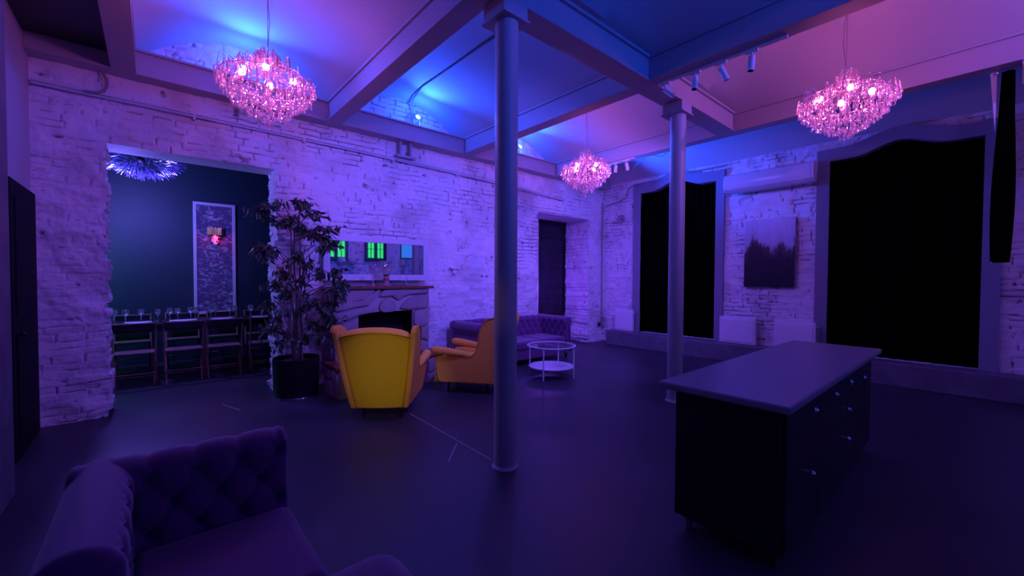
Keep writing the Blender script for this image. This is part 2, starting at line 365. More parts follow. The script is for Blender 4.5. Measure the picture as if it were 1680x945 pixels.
struct(mb.build('trim_9', m_ledge, bevel=.012), 'low painted ledge below the black windows')
struct(MB().bx(XN-.05, -.31, YR, 6.03, 3.86, 3.90).build('trim_10', m_darkm), 'dark panel added in place of shade in the bay at the left end')  # dark sheet stands in for the shade of the unlit vault
# dining room shell
mb = MB(); mb.bx(-1.8, 3.0, 9.62, 9.75, 0, 3.7); mb.bx(-1.8, -1.65, 6.7, 9.7, 0, 3.7); mb.bx(2.9, 3.0, 6.7, 9.7, 0, 3.7)
struct(mb.build('wall_dining', m_teal), 'dark teal wall of the dining room')
mb = MB(); mb.bx(-1.8, 3.0, 6.5, 9.75, 3.7, 3.8); struct(mb.build('ceiling_dining', m_teal), 'dining room ceiling')
mb = MB(); mb.bx(-1.8, -.40, 6.66, 6.72, 0, 3.7); mb.bx(1.32, 3.0, 6.66, 6.72, 0, 3.7); mb.bx(-.45, 1.4, 6.66, 6.72, 3.0, 3.7)
struct(mb.build('wall_partition', m_teal), 'dining side of the brick wall')
# wall at the back of the recess with a dark glazed window
mb = MB(); mb.bx(6.0, 8.0, 7.0, 7.1, 0, .58); mb.bx(6.0, 6.93, 7.0, 7.1, .58, 3.1); mb.bx(7.85, 8.0, 7.0, 7.1, .58, 3.1); mb.bx(6.9, 7.9, 7.0, 7.1, 2.93, 3.1)
struct(mb.build('wall_recess', m_plaster), 'plaster behind the window recess')
w = struct(MB().bx(6.93, 7.0, 6.97, 7.04, .58, 2.93).bx(7.82, 7.87, 6.97, 7.04, .58, 2.93).bx(6.93, 7.87, 6.97, 7.04, .58, .65).bx(6.93, 7.87, 6.97, 7.04, 2.87, 2.93).bx(6.93, 7.87, 6.96, 7.04, 2.52, 2.62).build('window_1', m_blackp, bevel=.004), 'black framed window in the brick recess')
MB().bx(6.98, 7.84, 7.005, 7.015, .62, 2.90).build('pane', m_pane, w)
# shaped plaster surrounds and black curtains
def camel(t): # t in 0..1, the raised middle of the top
    q = (t-.5)/.34
    return .15*(.5+.5*math.cos(PI*q)) if abs(q) < 1 else 0.0
def surround(ya, yb, n, label):
    mb = MB(); N = 40
    inner = [(ya, .33)]+[(ya+(yb-ya)*i/N, 3.47+camel(i/N)) for i in range(N+1)]+[(yb, .33)]
    o0, o1 = ya-.17, yb+.17
    outer = [(o0, .33)]+[(o0+(o1-o0)*i/N, 3.66+camel(i/N)) for i in range(N+1)]+[(o1, .33)]
    k = len(inner); vs = []
    for dx in (0.0, -0.045): vs += [(XB+dx+.02, y, z) for y, z in inner]+[(XB+dx-.002, y, z) for y, z in outer]
    vs += [(XB+.30, y, z) for y, z in inner]
    fs = []
    for i in range(k-1):
        a = 2*k
        fs += [(a+i, a+i+1, a+k+i+1, a+k+i), (k+i, k+i+1, a+k+i+1, a+k+i), (a+i, a+i+1, 4*k+i+1, 4*k+i)]
    mb.add(vs, fs)
    return struct(mb.build('window_%d' % n, m_frameplaster, smooth=30), label)
surround(3.53, 5.19, 2, 'smooth plaster surround with raised top around the left black window')
surround(0.05, 1.72, 3, 'smooth plaster surround with raised top around the right black window')
surround(-2.6, -0.9, 4, 'plaster surround of the window out of view')
struct(MB().bx(8.66, 8.72, YR, YW, 0, 4.2).build('wall_outer', m_black), 'dark outer skin behind the windows')
def curtain(ya, yb, label):
    mb = MB(); N = 120
    def fn(u, v):
        y = ya+(yb-ya)*u; top = 3.47+camel(u)-.005
        return (8.52+.022*math.sin(u*70)+.008*math.sin(u*23+v*2), y, .335+(top-.335)*v)
    mb.grid(fn, N, 10)
    return tag(mb.build('blackout_curtain', m_black, smooth=180, thick=.004), label, 'curtain')
curtain(3.54, 5.18, 'black curtain filling the narrower-looking window behind the thin far column')
curtain(0.06, 1.71, 'black curtain filling the large window right of the painting')
curtain(-2.59, -0.91, 'black curtain in the window past the right edge of the picture')

# door leaf on the near left wall
d = struct(MB().bx(XN, XN+.05, 5.15, 6.12, 0, 2.33).build('door_1', m_door, bevel=.005), 'dark door on the left end wall')
for za, zb in ((.15, 1.05), (1.2, 2.2)): MB().bx(XN+.048, XN+.058, 5.27, 5.90, za, zb).build('door_panel', m_door, d, bevel=.006)
MB().ball((XN+.09, 5.24, 1.05), .025).tube([(XN+.05, 5.24, 1.05), (XN+.09, 5.24, 1.05)], .01).build('door_knob', m_darkm, d, smooth=40)

# ------------------------------------------------------------------ columns
def column(x, y, label):
    t = thing('column', label, 'column', (x, y, 0))
    MB().lathe([(.092, 0), (.092, HB-.14)], n=40).build('shaft', m_column, t, smooth=40)
    MB().lathe([(.106, 0), (.106, .012), (.098, .02), (.092, .03)], n=40).build('base_ring', m_column, t, smooth=40)
    mb = MB(); mb.box((0, .015, HB-.142), (.27, .29, .018)); mb.box((0, .015, HB-.075), (.25, .25, .13))
    mb.build('capital', m_beam, t, bevel=.004)
    return t
column(2.15, 2.545, 'thick round grey column in the centre foreground')
column(4.93, 2.545, 'round grey column further back beside the island')

# ------------------------------------------------------------------ conduits, cables, junction boxes on walls
mb = MB()
for dz in (0, .028): mb.tube([(XN+.02, 6.205, 3.44+dz), (2.1, 6.20, 3.42+dz), (4.6, 6.205, 3.37+dz), (6.95, 6.205, 3.27+dz)], .011, 8)
t = thing('conduit', 'pair of painted conduits running along the top of the long brick wall', 'conduit', (0, 0, 0))
mb.build('pipe', m_frame, t, smooth=60)
for x in (0.4, 1.6, 2.9, 4.1, 5.3, 6.5): MB().box((x, 6.215, 3.43-.022*max(0, x-1)), (.02, .05, .075)).build('clip', m_frame, t)
o = MB().tube([(1.05, 6.21, 3.69), (1.05, 6.21, 3.58), (1.10, 6.21, 3.53), (1.24, 6.21, 3.53)], .009).box((1.24, 6.215, 3.55), (.16, .06, .03)).build('cable_bracket', m_frame, smooth=40)
tag(o, 'small bracket with bent cable on the brick below the left chandelier', 'bracket')
o = MB().bx(2.98, 3.02, 6.14, 6.24, 3.47, 3.7).bx(3.16, 3.2, 6.14, 6.24, 3.47, 3.7).bx(2.93, 3.25, 6.13, 6.24, 3.45, 3.49).build('pipe_bracket', m_beam, bevel=.004)
tag(o, 'painted steel bracket under the wall beam left of the front column', 'bracket')
o = MB().tube([(-.37, 6.17, 3.69), (-.34, 6.17, 3.62), (-.335, 6.17, 3.55), (-.36, 6.17, 3.49), (-.42, 6.165, 3.455), (-.5, 6.165, 3.45)], .014, 8).build('cable', m_cable, smooth=60)
tag(o, 'dark looped cable at the upper left end of the brick wall', 'cable')
mb = MB(); zr = HS+.44-.012
mb.tube([(3.08, 2.74, HS+.03), (3.08, 2.85, zr-.22), (3.09, 3.1, zr-.115), (3.09, 3.5, zr-.035), (3.10, 4.1, zr), (3.09, 5.6, zr), (3.15, 6.02, zr-.03), (3.22, 6.16, 4.30), (3.27, 6.16, 4.16)], .013, 8)
tag(mb.build('cable', m_cable, smooth=60), 'cable running along the top of the blue lit vault to its spotlight', 'cable')
t = thing('junction_box', 'round junction box with curled wires on the far vault near the corner', 'junction box', (7.5, 4.04, 4.10))
MB().lathe([(.055, -.055), (.06, -.03), (.06, .10)], (0, 0, 0), 20).build('box', m_whitep, t, smooth=40)
MB().tube([(0, 0, -.02), (-.10, .15, -.05), (-.05, .35, -.12), (.08, .2, -.16), (.05, .02, -.08)], .007, 6).build('wire', m_cable, t, smooth=60)
MB().tube([(0, 0, -.01), (.1, .4, -.02), (.3, .9, -.14), (.5, 1.2, -.22)], .007, 6).build('wire', m_cable, t, smooth=60)
o = MB().ring((8.34, 5.68, 2.94), .085, .014, 28, 8, Matrix.Rotation(PI/2, 3, 'Y')).ball((8.355, 5.68, 2.94), .035).build('cable_coil', m_cable, smooth=60)
tag(o, 'coil of cable on the far brick wall left of the curtain', 'cable')
o = MB().tube([(8.33, 6.20, .35), (8.33, 6.205, 2.2), (8.33, 6.20, 3.4)], .013, 8).build('pipe', m_cable, smooth=60); tag(o, 'thin vertical pipe in the far corner of the room', 'pipe')
o = MB().tube([(8.33, 6.1, 3.30), (8.32, 5.7, 3.35), (8.32, 5.52, 3.42), (8.32, 5.47, 3.6), (8.33, 5.35, 3.68), (8.33, 4.4, 3.70), (8.33, 3.3, 3.72)], .013, 8).build('cable', m_cable, smooth=60)
tag(o, 'cable bending over the top of the left plaster surround', 'cable')
t = thing('wall_socket', 'small black socket low on the brick near the far corner', 'socket', (8.28, 6.235, .42))
MB().box((0, 0, 0), (.085, .025, .085)).build('plate', m_blackp, t, bevel=.005); MB().lathe([(.03, -.014), (.03, .002)], (0, -.013, 0), 16, Matrix.Rotation(PI/2, 3, 'X')).build('outlet', m_darkm, t)
o = MB().bx(3.96, 4.14, 6.17, 6.27, 1.69, 1.73).bx(4.02, 4.10, 6.2, 6.27, 1.60, 1.69).build('wall_ledge_stone', m_brick, bevel=.01, seg=2)
tag(o, 'small brick stub sticking out of the wall right of the mirror', 'brick')

# ------------------------------------------------------------------ kitchen island
t = thing('kitchen_island', 'long black kitchen island with grey worktop and glass knobs', 'kitchen island', (0, 0, 0))
MB().bx(2.29, 4.90, .60, 1.285, .878, .92).build('worktop', m_top, t, bevel=.012, seg=3)
X0, X1, Y0, Y1 = 2.42, 4.82, .655, 1.24
MB().bx(X0, X1, Y0+.02, Y1, .09, .877).build('body', m_blackp, t, bevel=.004)
MB().bx(X0+.06, X1-.06, Y0+.06, Y1-.05, .05, .09).build('plinth', m_blackp, t)
for x in (X0+.06, X1-.06):
    for y in (Y0+.07, Y1-.06): MB().lathe([(.022, 0), (.03, .085)], (x, y, 0.0), 12).build('foot', m_cwood if (x < 3 and y > 1) else m_blackp, t, smooth=40)
knob0 = None
def knob(par, x, z):
    MB().tube([(x, Y0, z), (x, Y0-.016, z)], .006, 8).ball((x, Y0-.03, z), .017, 6).build('knob', m_chrome, par, smooth=20)
def front(x0, x1, z0, z1, kn, name='drawer'):
    d = MB().bx(x0+.004, x1-.004, Y0, Y0+.02, z0+.004, z1-.004).build(name, m_blackp, t, bevel=.004)
    for kx, kz in kn: knob(d, kx, kz)
front(2.44, 3.05, .70, .865, [(2.84, .79)]); front(2.44, 3.05, .10, .70, [(2.80, .44)], 'cabinet_door')
front(3.05, 3.60, .70, .865, [(3.33, .79)]); front(3.05, 3.60, .10, .70, [], 'cabinet_door')
front(3.60, 4.20, .70, .865, [(3.77, .80)]); front(3.60, 4.20, .50, .70, [(3.73, .61)]); front(3.60, 4.20, .10, .50, [(3.73, .40)])
front(4.20, 4.80, .66, .865, [(4.27, .755)]); front(4.20, 4.80, .10, .66, [], 'cabinet_door')

# ------------------------------------------------------------------ fireplace
t = thing('fireplace', 'fieldstone fireplace with wooden mantel and side benches', 'fireplace', (0, 0, 0))
st = MB().bx(1.84, 2.17, 5.76, 6.22, 0, 1.34).bx(3.00, 3.27, 5.76, 6.22, 0, 1.34).bx(2.17, 3.00, 5.76, 6.22, 1.04, 1.34).bx(2.17, 3.0, 5.80, 6.22, 0, .40)
st.bx(1.74, 2.06, 5.27, 5.76, 0, .37).bx(3.02, 3.28, 5.32, 5.76, 0, .38)
st.build('core', m_mortar, t)
MB().bx(2.17, 3.00, 6.10, 6.21, .40, 1.04).bx(2.165, 2.175, 5.8, 6.1, .40, 1.04).bx(2.995, 3.005, 5.8, 6.1, .4, 1.04).bx(2.17, 3.0, 5.8, 6.1, 1.03, 1.045).build('firebox', m_soot, t)
MB().bx(1.80, 3.33, 5.68, 6.24, 1.37, 1.41).build('mantel_shelf', m_wood, t, bevel=.006)
MB().bx(1.70, 2.09, 5.24, 5.80, .37, .41).build('bench_top', m_wood, t, bevel=.006)
MB().bx(2.99, 3.34, 5.28, 5.80, .38, .42).build('bench_top', m_wood, t, bevel=.006)
def stone(poly, fn, th, nm='stone'):
    # irregular flat stone with softened edges; poly in face coordinates
    cx = sum(p[0] for p in poly)/len(poly); cz = sum(p[1] for p in poly)/len(poly); P2 = []
    n = len(poly)
    for i in range(n):                              # round the outline
        a, b = poly[i], poly[(i+1) % n]
        for q in (.12, .5, .88): P2.append((a[0]+(b[0]-a[0])*q+random.uniform(-.004, .004), a[1]+(b[1]-a[1])*q+random.uniform(-.004, .004)))
    vs = []; k = len(P2)
    for s_, w in ((1, 0), (.985, th*.6), (.94, th*.92), (.80, th)):
        vs += [fn(cx+(u-cx)*s_, cz+(v-cz)*s_, w) for u, v in P2]
    vs.append(fn(cx, cz, th*1.04)); fs = []
    for r in range(3): fs += [(r*k+i, r*k+(i+1) % k, (r+1)*k+(i+1) % k, (r+1)*k+i) for i in range(k)]
    fs += [(3*k+i, 3*k+(i+1) % k, 4*k) for i in range(k)]
    MB().add(vs, fs).build(nm, m_stone, t, smooth=50)
fr = lambda u, v, w: (u, 5.76-w, v)
S1 = [ # front stones above and beside the firebox (x, z)
 [(1.84,1.20),(2.02,1.18),(2.30,1.24),(2.43,1.37),(1.84,1.37)],
 [(1.84,1.06),(2.08,1.12),(2.32,1.14),(2.44,1.26),(2.50,1.37),(2.45,1.37),(2.31,1.225),(2.03,1.165),(1.84,1.18)],
 [(2.46,1.26),(2.60,1.29),(2.76,1.20),(2.83,1.25),(2.98,1.30),(3.27,1.30),(3.27,1.37),(2.53,1.37)],
 [(2.47,1.06),(2.52,1.03),(2.68,1.03),(2.74,1.09),(2.71,1.18),(2.60,1.25),(2.50,1.20),(2.46,1.12)],
 [(2.77,1.08),(2.92,1.05),(3.27,1.08),(3.27,1.28),(3.05,1.27),(2.88,1.19)],
 [(1.84,.90),(1.98,.94),(2.17,1.01),(2.44,1.04),(2.44,1.11),(2.30,1.12),(2.08,1.09),(1.84,1.04)],
 [(1.84,.62),(2.0,.60),(2.16,.66),(2.165,.98),(1.99,.92),(1.84,.87)],
 [(1.84,.36),(2.05,.34),(2.165,.40),(2.165,.62),(2.0,.575),(1.84,.59)],
 [(3.01,.82),(3.14,.78),(3.27,.84),(3.27,1.055),(3.01,1.035)],
 [(3.01,.56),(3.16,.60),(3.27,.55),(3.27,.81),(3.14,.755),(3.01,.79)],
 [(3.01,.36),(3.27,.36),(3.27,.53),(3.16,.575),(3.01,.54)],
 [(2.19,.10),(2.6,.08),(2.98,.12),(2.98,.38),(2.62,.36),(2.19,.39)]]
for p in S1: stone(p, fr, .045)
lf = lambda u, v, w: (1.84-w, u, v)                  # left cheek, u = y
for p in ([(5.78,1.02),(5.95,1.06),(6.2,1.0),(6.2,1.36),(5.78,1.36)], [(5.78,.70),(6.0,.74),(6.2,.68),(6.2,.97),(5.95,1.03),(5.78,.99)], [(5.78,.40),(6.2,.40),(6.2,.65),(6.0,.71),(5.78,.67)]): stone(p, lf, .03)
rt = lambda u, v, w: (3.27+w, u, v)
for p in ([(5.78,1.02),(5.95,1.06),(6.2,1.0),(6.2,1.36),(5.78,1.36)], [(5.78,.70),(6.0,.74),(6.2,.68),(6.2,.97),(5.95,1.03),(5.78,.99)], [(5.78,.40),(6.2,.40),(6.2,.65),(6.0,.71),(5.78,.67)]): stone(p, rt, .03)
bf = lambda u, v, w: (u, 5.27-w, v)
for p in ([(1.74,.0),(1.86,.0),(1.90,.16),(1.84,.36),(1.74,.36)], [(1.88,.0),(2.06,.0),(2.06,.2),(1.92,.17)], [(1.92,.19),(2.06,.22),(2.06,.36),(1.86,.36)]): stone(p, bf, .03)
bl = lambda u, v, w: (1.74-w, u, v)
for p in ([(5.28,.0),(5.50,.0),(5.47,.2),(5.52,.36),(5.28,.36)], [(5.52,.0),(5.76,.0),(5.76,.17),(5.49,.2)], [(5.50,.22),(5.76,.19),(5.76,.36),(5.54,.36)]): stone(p, bl, .03)
bq = lambda u, v, w: (u, 5.32-w, v)
for p in ([(3.02,.0),(3.28,.0),(3.28,.14),(3.14,.18),(3.02,.13)], [(3.02,.15),(3.13,.20),(3.28,.16),(3.28,.37),(3.02,.37)]): stone(p, bq, .03)

# mirror over the mantel
mt = math.radians(-1.45)
t = thing('mirror', 'wide rectangular mirror in a white frame above the mantel', 'mirror', (2.655, 6.155, 1.49), mt)
wm, hm, fw = .825, .665, .09
mb = MB(); mb.bx(-wm, wm, -.02, .012, 0, fw).bx(-wm, wm, -.02, .012, hm-fw, hm).bx(-wm, -wm+fw, -.02, .012, fw, hm-fw).bx(wm-fw, wm, -.02, .012, fw, hm-fw)
mb.build('frame', m_frame, t, bevel=.004)
MB().bx(-wm+fw-.004, wm-fw+.004, -.006, 0, fw-.004, hm-fw+.004).build('glass', m_mirror, t)
# things on the mantel
def candlestick(x, y, label, h=.30):
    t = thing('candlestick', label, 'candlestick', (x, y, 1.41), 0, None)
    pr = [(.038, 0), (.036, .008), (.012, .018)]
    z = .02
    while z < h-.03: pr += [(.008, z), (.019, z+.017), (.008, z+.034)]; z += .036
    pr += [(.008, h-.03), (.022, h-.02), (.024, h)]
    MB().lathe(pr, n=16).build('stem', m_glass, t, smooth=60)
    MB().lathe([(.017, h-.018), (.017, h-.004)], n=14).build('candle_cup', m_chrome, t, smooth=40)
candlestick(2.42, 5.86, 'clear glass beaded candlestick left of the hurricane lamp on the mantel', .26)
candlestick(2.97, 5.90, 'tall clear beaded candlestick at the right end of the mantel', .33)
t = thing('tealight', 'small round tealight glass lying at the left of the mantel', 'tealight', (2.39, 5.78, 1.41))
MB().lathe([(.022, 0), (.028, .02), (.027, .045), (.023, .045), (.022, .01)], n=16).build('cup', m_rcrystal, t, smooth=50)
MB().lathe([(.018, .004), (.018, .022)], n=12).build('candle', m_linen, t, smooth=40)
t = thing('hurricane_lamp', 'large glass hurricane candle holder on a turned wooden foot on the mantel', 'candle holder', (2.66, 5.93, 1.41))
MB().lathe([(.075, 0), (.072, .02), (.045, .035), (.034, .08), (.05, .11), (.03, .14), (.045, .165), (.06, .175)], n=24).build('foot', m_cwood, t, smooth=50)
MB().lathe([(.055, .176), (.095, .20), (.098, .38), (.093, .38), (.09, .205), (.05, .182)], n=28).build('glass', m_glass, t, smooth=60)

# ------------------------------------------------------------------ wing armchairs
def wing_chair(label, loc, rz, fab, side_fab, group):
    t = thing('wing_armchair', label, 'armchair', loc, rz, group)
    # back: tapered, leaning, gently domed top
    def back(u, v):
        z = .14+.81*v; hw = .235+.125*v**.8; x0 = -.40-.17*v
        s = u*2-1; zz = z+(.045*(1-s*s) if v > .9 else 0)*(v-.9)*10
        return (x0+.025*s*s, s*hw, zz)
    mb = MB(); N = 20; Mv = 20
    vs = [back(i/N, j/Mv) for i in range(N+1) for j in range(Mv+1)]; w = Mv+1
    k = len(vs); vs += [(x+.14+.02*(z-.14), y, z-(.0 if z < .9 else .02)) for x, y, z in vs]
    fs = []
    for i in range(N):
        for j in range(Mv):
            a = (i*w+j, (i+1)*w+j, (i+1)*w+j+1, i*w+j+1); fs += [a, tuple(q+k for q in a[::-1])]
    for i in range(N): fs += [(i*w, (i+1)*w, (i+1)*w+k, i*w+k), (i*w+Mv, i*w+Mv+k, (i+1)*w+Mv+k, (i+1)*w+Mv)]
    for j in range(Mv): fs += [(j, j+k, j+1+k, j+1), (N*w+j, N*w+j+1, N*w+j+1+k, N*w+j+k)]
    mb.add(vs, fs); mb.build('back', fab, t, smooth=50, bevel=.012)
    # domed pillow along the top of the back
    def topp(u, v):
        s = u*2-1; a = PI*v
        return (-.51+.075*math.cos(a)*-1, s*.352, .925+.045*(1-s*s)+.05*math.sin(a)*math.sqrt(max(0, 1-s**8)))
    MB().grid(topp, 20, 10).build('top_roll', side_fab, t, smooth=180)
    # sides: wing + panel in one outline
    out = [(-.40,.14),(.34,.15),(.375,.20),(.385,.40),(.37,.50),(.20,.515),(.0,.50),(-.10,.515),(-.155,.56),(-.185,.63),(-.20,.71),(-.21,.79),(-.235,.87),(-.275,.95),(-.335,1.005),(-.42,1.03),(-.52,1.035),(-.575,1.02),(-.60,.98),(-.58,.88),(-.52,.62),(-.455,.36)]
    for sg in (-1, 1):
        def fs_(u, v, w):
            sp = .245+.125*min(1, max(0, (v-.14)/.86))**.8 + .03*max(0, min(1, (u+.3)/.5))*(1-max(0,min(1,(v-.5)/.3)))
            return (u, sg*(sp+w), v)
        MB().prism(out, .055, fs_).build('side_wing', side_fab, t, smooth=40, bevel=.018, seg=3)
        pts = [fs_(u, v, .058) for u, v in out[6:19]]
        MB().tube(pts, .007, 6).build('piping', m_piping, t, smooth=60)
        pts = [(b[0]-.004, b[1], b[2]) for b in [back((1+sg)/2*.998+.001, j/12) for j in range(13)]]
        MB().tube(pts, .007, 6).build('back_piping', m_piping, t, smooth=60)
        # arm: padded roll flaring outwards
        arm = [(-.14, sg*.345, .515), (-.04, sg*.355, .535), (.10, sg*.372, .555), (.25, sg*.385, .575), (.37, sg*.39, .585), (.41, sg*.39, .583), (.43, sg*.39, .58)]
        MB().tube(arm, [.028, .038, .046, .052, .056, .047, .022], 16).build('armrest', side_fab, t, smooth=180)
        pts = [(.41, sg*.375, .53), (.41, sg*.35, .40), (.40, sg*.33, .18)]
        MB().tube(pts, .006, 6).build('piping', m_piping, t, smooth=60)
    MB().bx(-.36, .36, -.27, .27, .14, .33).build('seat_base', side_fab, t, bevel=.03, seg=3)
    MB().bx(-.30, .41, -.265, .265, .33, .47).build('seat_cushion', fab, t, bevel=.055, seg=4)
    for x in (-.27, .26):
        for y in (-.19, .19): MB().tube([(x, y, .16), (x*1.03, y*1.03, .0)], [.024, .014], 10).build('leg', m_blackp, t, smooth=50)
    return t
g = 'wing armchairs by the fireplace'
wing_chair('yellow wing armchair seen from behind, facing the fireplace', (2.05, 4.53, 0), math.radians(52.3), m_yellow, m_orange, g)
wing_chair('ochre wing armchair seen from its side, half behind the front column', (3.34, 4.68, 0), math.radians(127.7), m_yellow, m_orange, g)

# ------------------------------------------------------------------ round glass coffee table
t = thing('coffee_table', 'round glass coffee table with white frame and lower shelf', 'coffee table', (4.71, 4.46, 0))
MB().ring((0, 0, .488), .372, .010, 56, 8).build('top_rim', m_white, t, smooth=60)
MB().lathe([(.366, .488), (.366, .495)], n=56).build('glass_top', m_glass, t, smooth=30)
MB().ring((0, 0, .165), .345, .010, 56, 8).build('lower_rim', m_white, t, smooth=60)
MB().lathe([(.345, .158), (.345, .168)], n=56).build('shelf', m_white, t, smooth=30)
for a in (205, 295, 25, 115):
    a = math.radians(a); x, y = .362*math.cos(a), .362*math.sin(a)
    MB().tube([(x, y, 0), (x, y, .49)], .011, 10).build('leg', m_white, t, smooth=50)

# ------------------------------------------------------------------ tufted sofas
def tuft(s, v, ps, pv):   # diamond buttons: returns inward depth
    a = s/ps; b = v/pv; d = 9
    for di in (-1, 0, 1):
        for dj in (-1, 0, 1):
            j = round(b)+dj; i = round(a-.5*(j % 2))+di+.5*(j % 2)
            d = min(d, math.hypot((a-i)*ps, (b-j)*pv))
    p = (a+b/2) % 1; q = (a-b/2) % 1; p = min(p, 1-p); q = min(q, 1-q)
    return .038*math.exp(-(d/.030)**2)+.016*math.exp(-(p*ps/.014)**2)+.016*math.exp(-(q*ps/.014)**2)
def roll(L, prof, nrm_tuft, parent, name, fn, nl=150, m=None):
    """prof: list of (y, z) from seat over the roll to the outer bottom; tufted up to arc length nrm_tuft"""
    P_ = [Vector((a, b)) for a, b in prof]; al = [0]
    for a, b in zip(P_[:-1], P_[1:]): al.append(al[-1]+(b-a).length)
    T = al[-1]; nv = 70
    def at(s):
        for i in range(len(al)-1):
            if s <= al[i+1]+1e-9:
                w = (s-al[i])/max(1e-9, al[i+1]-al[i]); return P_[i].lerp(P_[i+1], w), (P_[i+1]-P_[i]).normalized()
        return P_[-1], (P_[-1]-P_[-2]).normalized()
    vs = []; rows = []
    for i in range(nl+1):
        u = i/nl; s = L*u; e = min(s, L-s); r = .035; ins = (r-math.sqrt(max(0, r*r-(r-min(e, r))**2)))
        for j in range(nv+1):
            a = T*j/nv; p, d = at(a); n = Vector((d.y, -d.x))*-1
            k = tuft(s, a, .16, .115)*max(0, min(1, (nrm_tuft-a)/.05))*min(1, e/.05) if a < nrm_tuft else 0
            if a >= nrm_tuft-.06 and name == 'backrest':
                pp = (s/.16+.5) % 1; pp = min(pp, 1-pp)*.16; k += (.007*math.exp(-(pp/.016)**2)+.006*math.exp(-(pp/.05)**2))*max(0, min(1, (nrm_tuft+.24-a)/.12))*min(1, (a-nrm_tuft+.06)/.05)*min(1, e/.05)
            q = p-n*(k+ins); vs.append(fn(s, q.x, q.y))
    mb = MB(); w = nv+1
    fs = [(i*w+j, (i+1)*w+j, (i+1)*w+j+1, i*w+j+1) for i in range(nl) for j in range(nv)]
    fs += [tuple(range(w-1, -1, -1)), tuple(nl*w+j for j in range(w))]
    mb.add(vs, fs); return mb.build(name, m or m_purple, parent, smooth=50)
# section: y grows away from the sitter, roll on top
def prof(h, depth=.20, seat=.34):
    c = (depth*.52, h-.095); r = .098; pts = [(.0, seat), (.005, seat+.10), (.012, h-.16)]
    for k in range(13):
        a = math.radians(190-k*17.5); pts.append((c[0]+r*math.cos(a)*1.05, c[1]+r*math.sin(a)))
    pts += [(depth-.03, h-.20), (depth-.03, .10), (.0, .10)]
    return pts
def chesterfield(label, x0, x1, yb, arms, h, sd, group=None, nl=150):
    """back along +X at y = yb (outer face), seat towards -Y"""
    t = thing('tufted_sofa', label, 'sofa', (x0, yb, 0), 0, group); L = x1-x0; D = .20
    roll(L, prof(h), .42, t, 'backrest', lambda s, y, z: (s, -D+y, z), nl)
    if 'l' in arms: roll(sd-.02, prof(h), .42, t, 'armrest', lambda s, y, z: (.20-y, -s-.02, z), 80)
    if 'r' in arms: roll(sd-.02, prof(h), .42, t, 'armrest', lambda s, y, z: (L-.20+y, -s-.02, z), 80)
    a = .19 if 'l' in arms else 0.0; b = L-(.19 if 'r' in arms else 0.0)
    MB().bx(a, b, -sd+.03, -D+.02, .10, .28).build('seat_base', m_purple, t, bevel=.02, seg=3)
    n = max(1, round((b-a)/.65)); wq = (b-a)/n
    for i in range(n): MB().bx(a+i*wq+.003, a+(i+1)*wq-.003, -sd+.0, -D+.0, .285, .43).build('seat_cushion', m_purple, t, bevel=.045, seg=4)
    for x in (.08, L-.08):
        for y in (-sd+.10, -.10): MB().lathe([(.018, 0), (.03, .06), (.026, .10)], (x, y, 0), 12).build('foot', m_blackp, t, smooth=40)
    return t
chesterfield('purple tufted sofa in the lower left foreground', -.26, .50, 2.43, 'l', .78, .84, nl=110)
chesterfield('purple tufted sofa against the brick wall behind the coffee table', 3.88, 6.15, 6.12, 'lr', .80, .86, nl=200)
# low purple seat in the front at the bottom edge of the picture
t = thing('pouf', 'rounded purple velvet seat cut off by the bottom edge of the picture', 'pouf', (.50, 1.27, 0))
MB().box((0, 0, .325), (.34, .34, .49)).build('cushion', m_purple, t, bevel=.10, seg=5, smooth=180)
MB().box((0, 0, .06), (.34, .26, .05)).build('base', m_blackp, t, bevel=.01)
for x in (-.13, .13):
    for y in (-.1, .1): MB().lathe([(.015, 0), (.02, .04)], (x, y, 0), 10).build('foot', m_blackp, t, smooth=40)

# ------------------------------------------------------------------ potted ficus
t = thing('potted_ficus', 'tall sparse ficus tree in a round black pot beside the doorway', 'potted plant', (1.40, 5.86, 0))
MB().lathe([(.235, .0), (.25, .012), (.262, .06), (.272, .50), (.262, .50), (.255, .44), (.01, .44)], n=40).build('pot', m_pot, t, smooth=40)
MB().ring((0, 0, .012), .258, .008, 40, 6).build('pot_rim', m_chrome, t, smooth=60)
MB().lathe([(.25, .44), (.20, .455), (.01, .46)], n=30).build('soil', m_soil, t, smooth=60)
rnd = random.Random(5)
tr = MB(); base = [(-.03, .01), (.03, -.02), (0, .04), (.045, .03), (-.05, -.03)]
tips = [(-.06, .0, 2.30), (.04, -.05, 2.42), (.0, .06, 2.15), (.10, .02, 1.75), (-.08, -.04, 1.70)]
def trunkpt(i, w):
    b, e = base[i], tips[i]
    tw = .035*math.sin(w*9+i*1.9)*(1-w)
    return Vector((b[0]+(e[0]-b[0])*w**1.6+tw, b[1]+(e[1]-b[1])*w**1.6+.035*math.cos(w*9+i*1.9)*(1-w), .44+(e[2]-.44)*w))
for i in range(5): tr.tube([trunkpt(i, k/16) for k in range(17)], [.015*(1-.7*k/16)+.003 for k in range(17)], 8)
fo = MB(); br = MB()
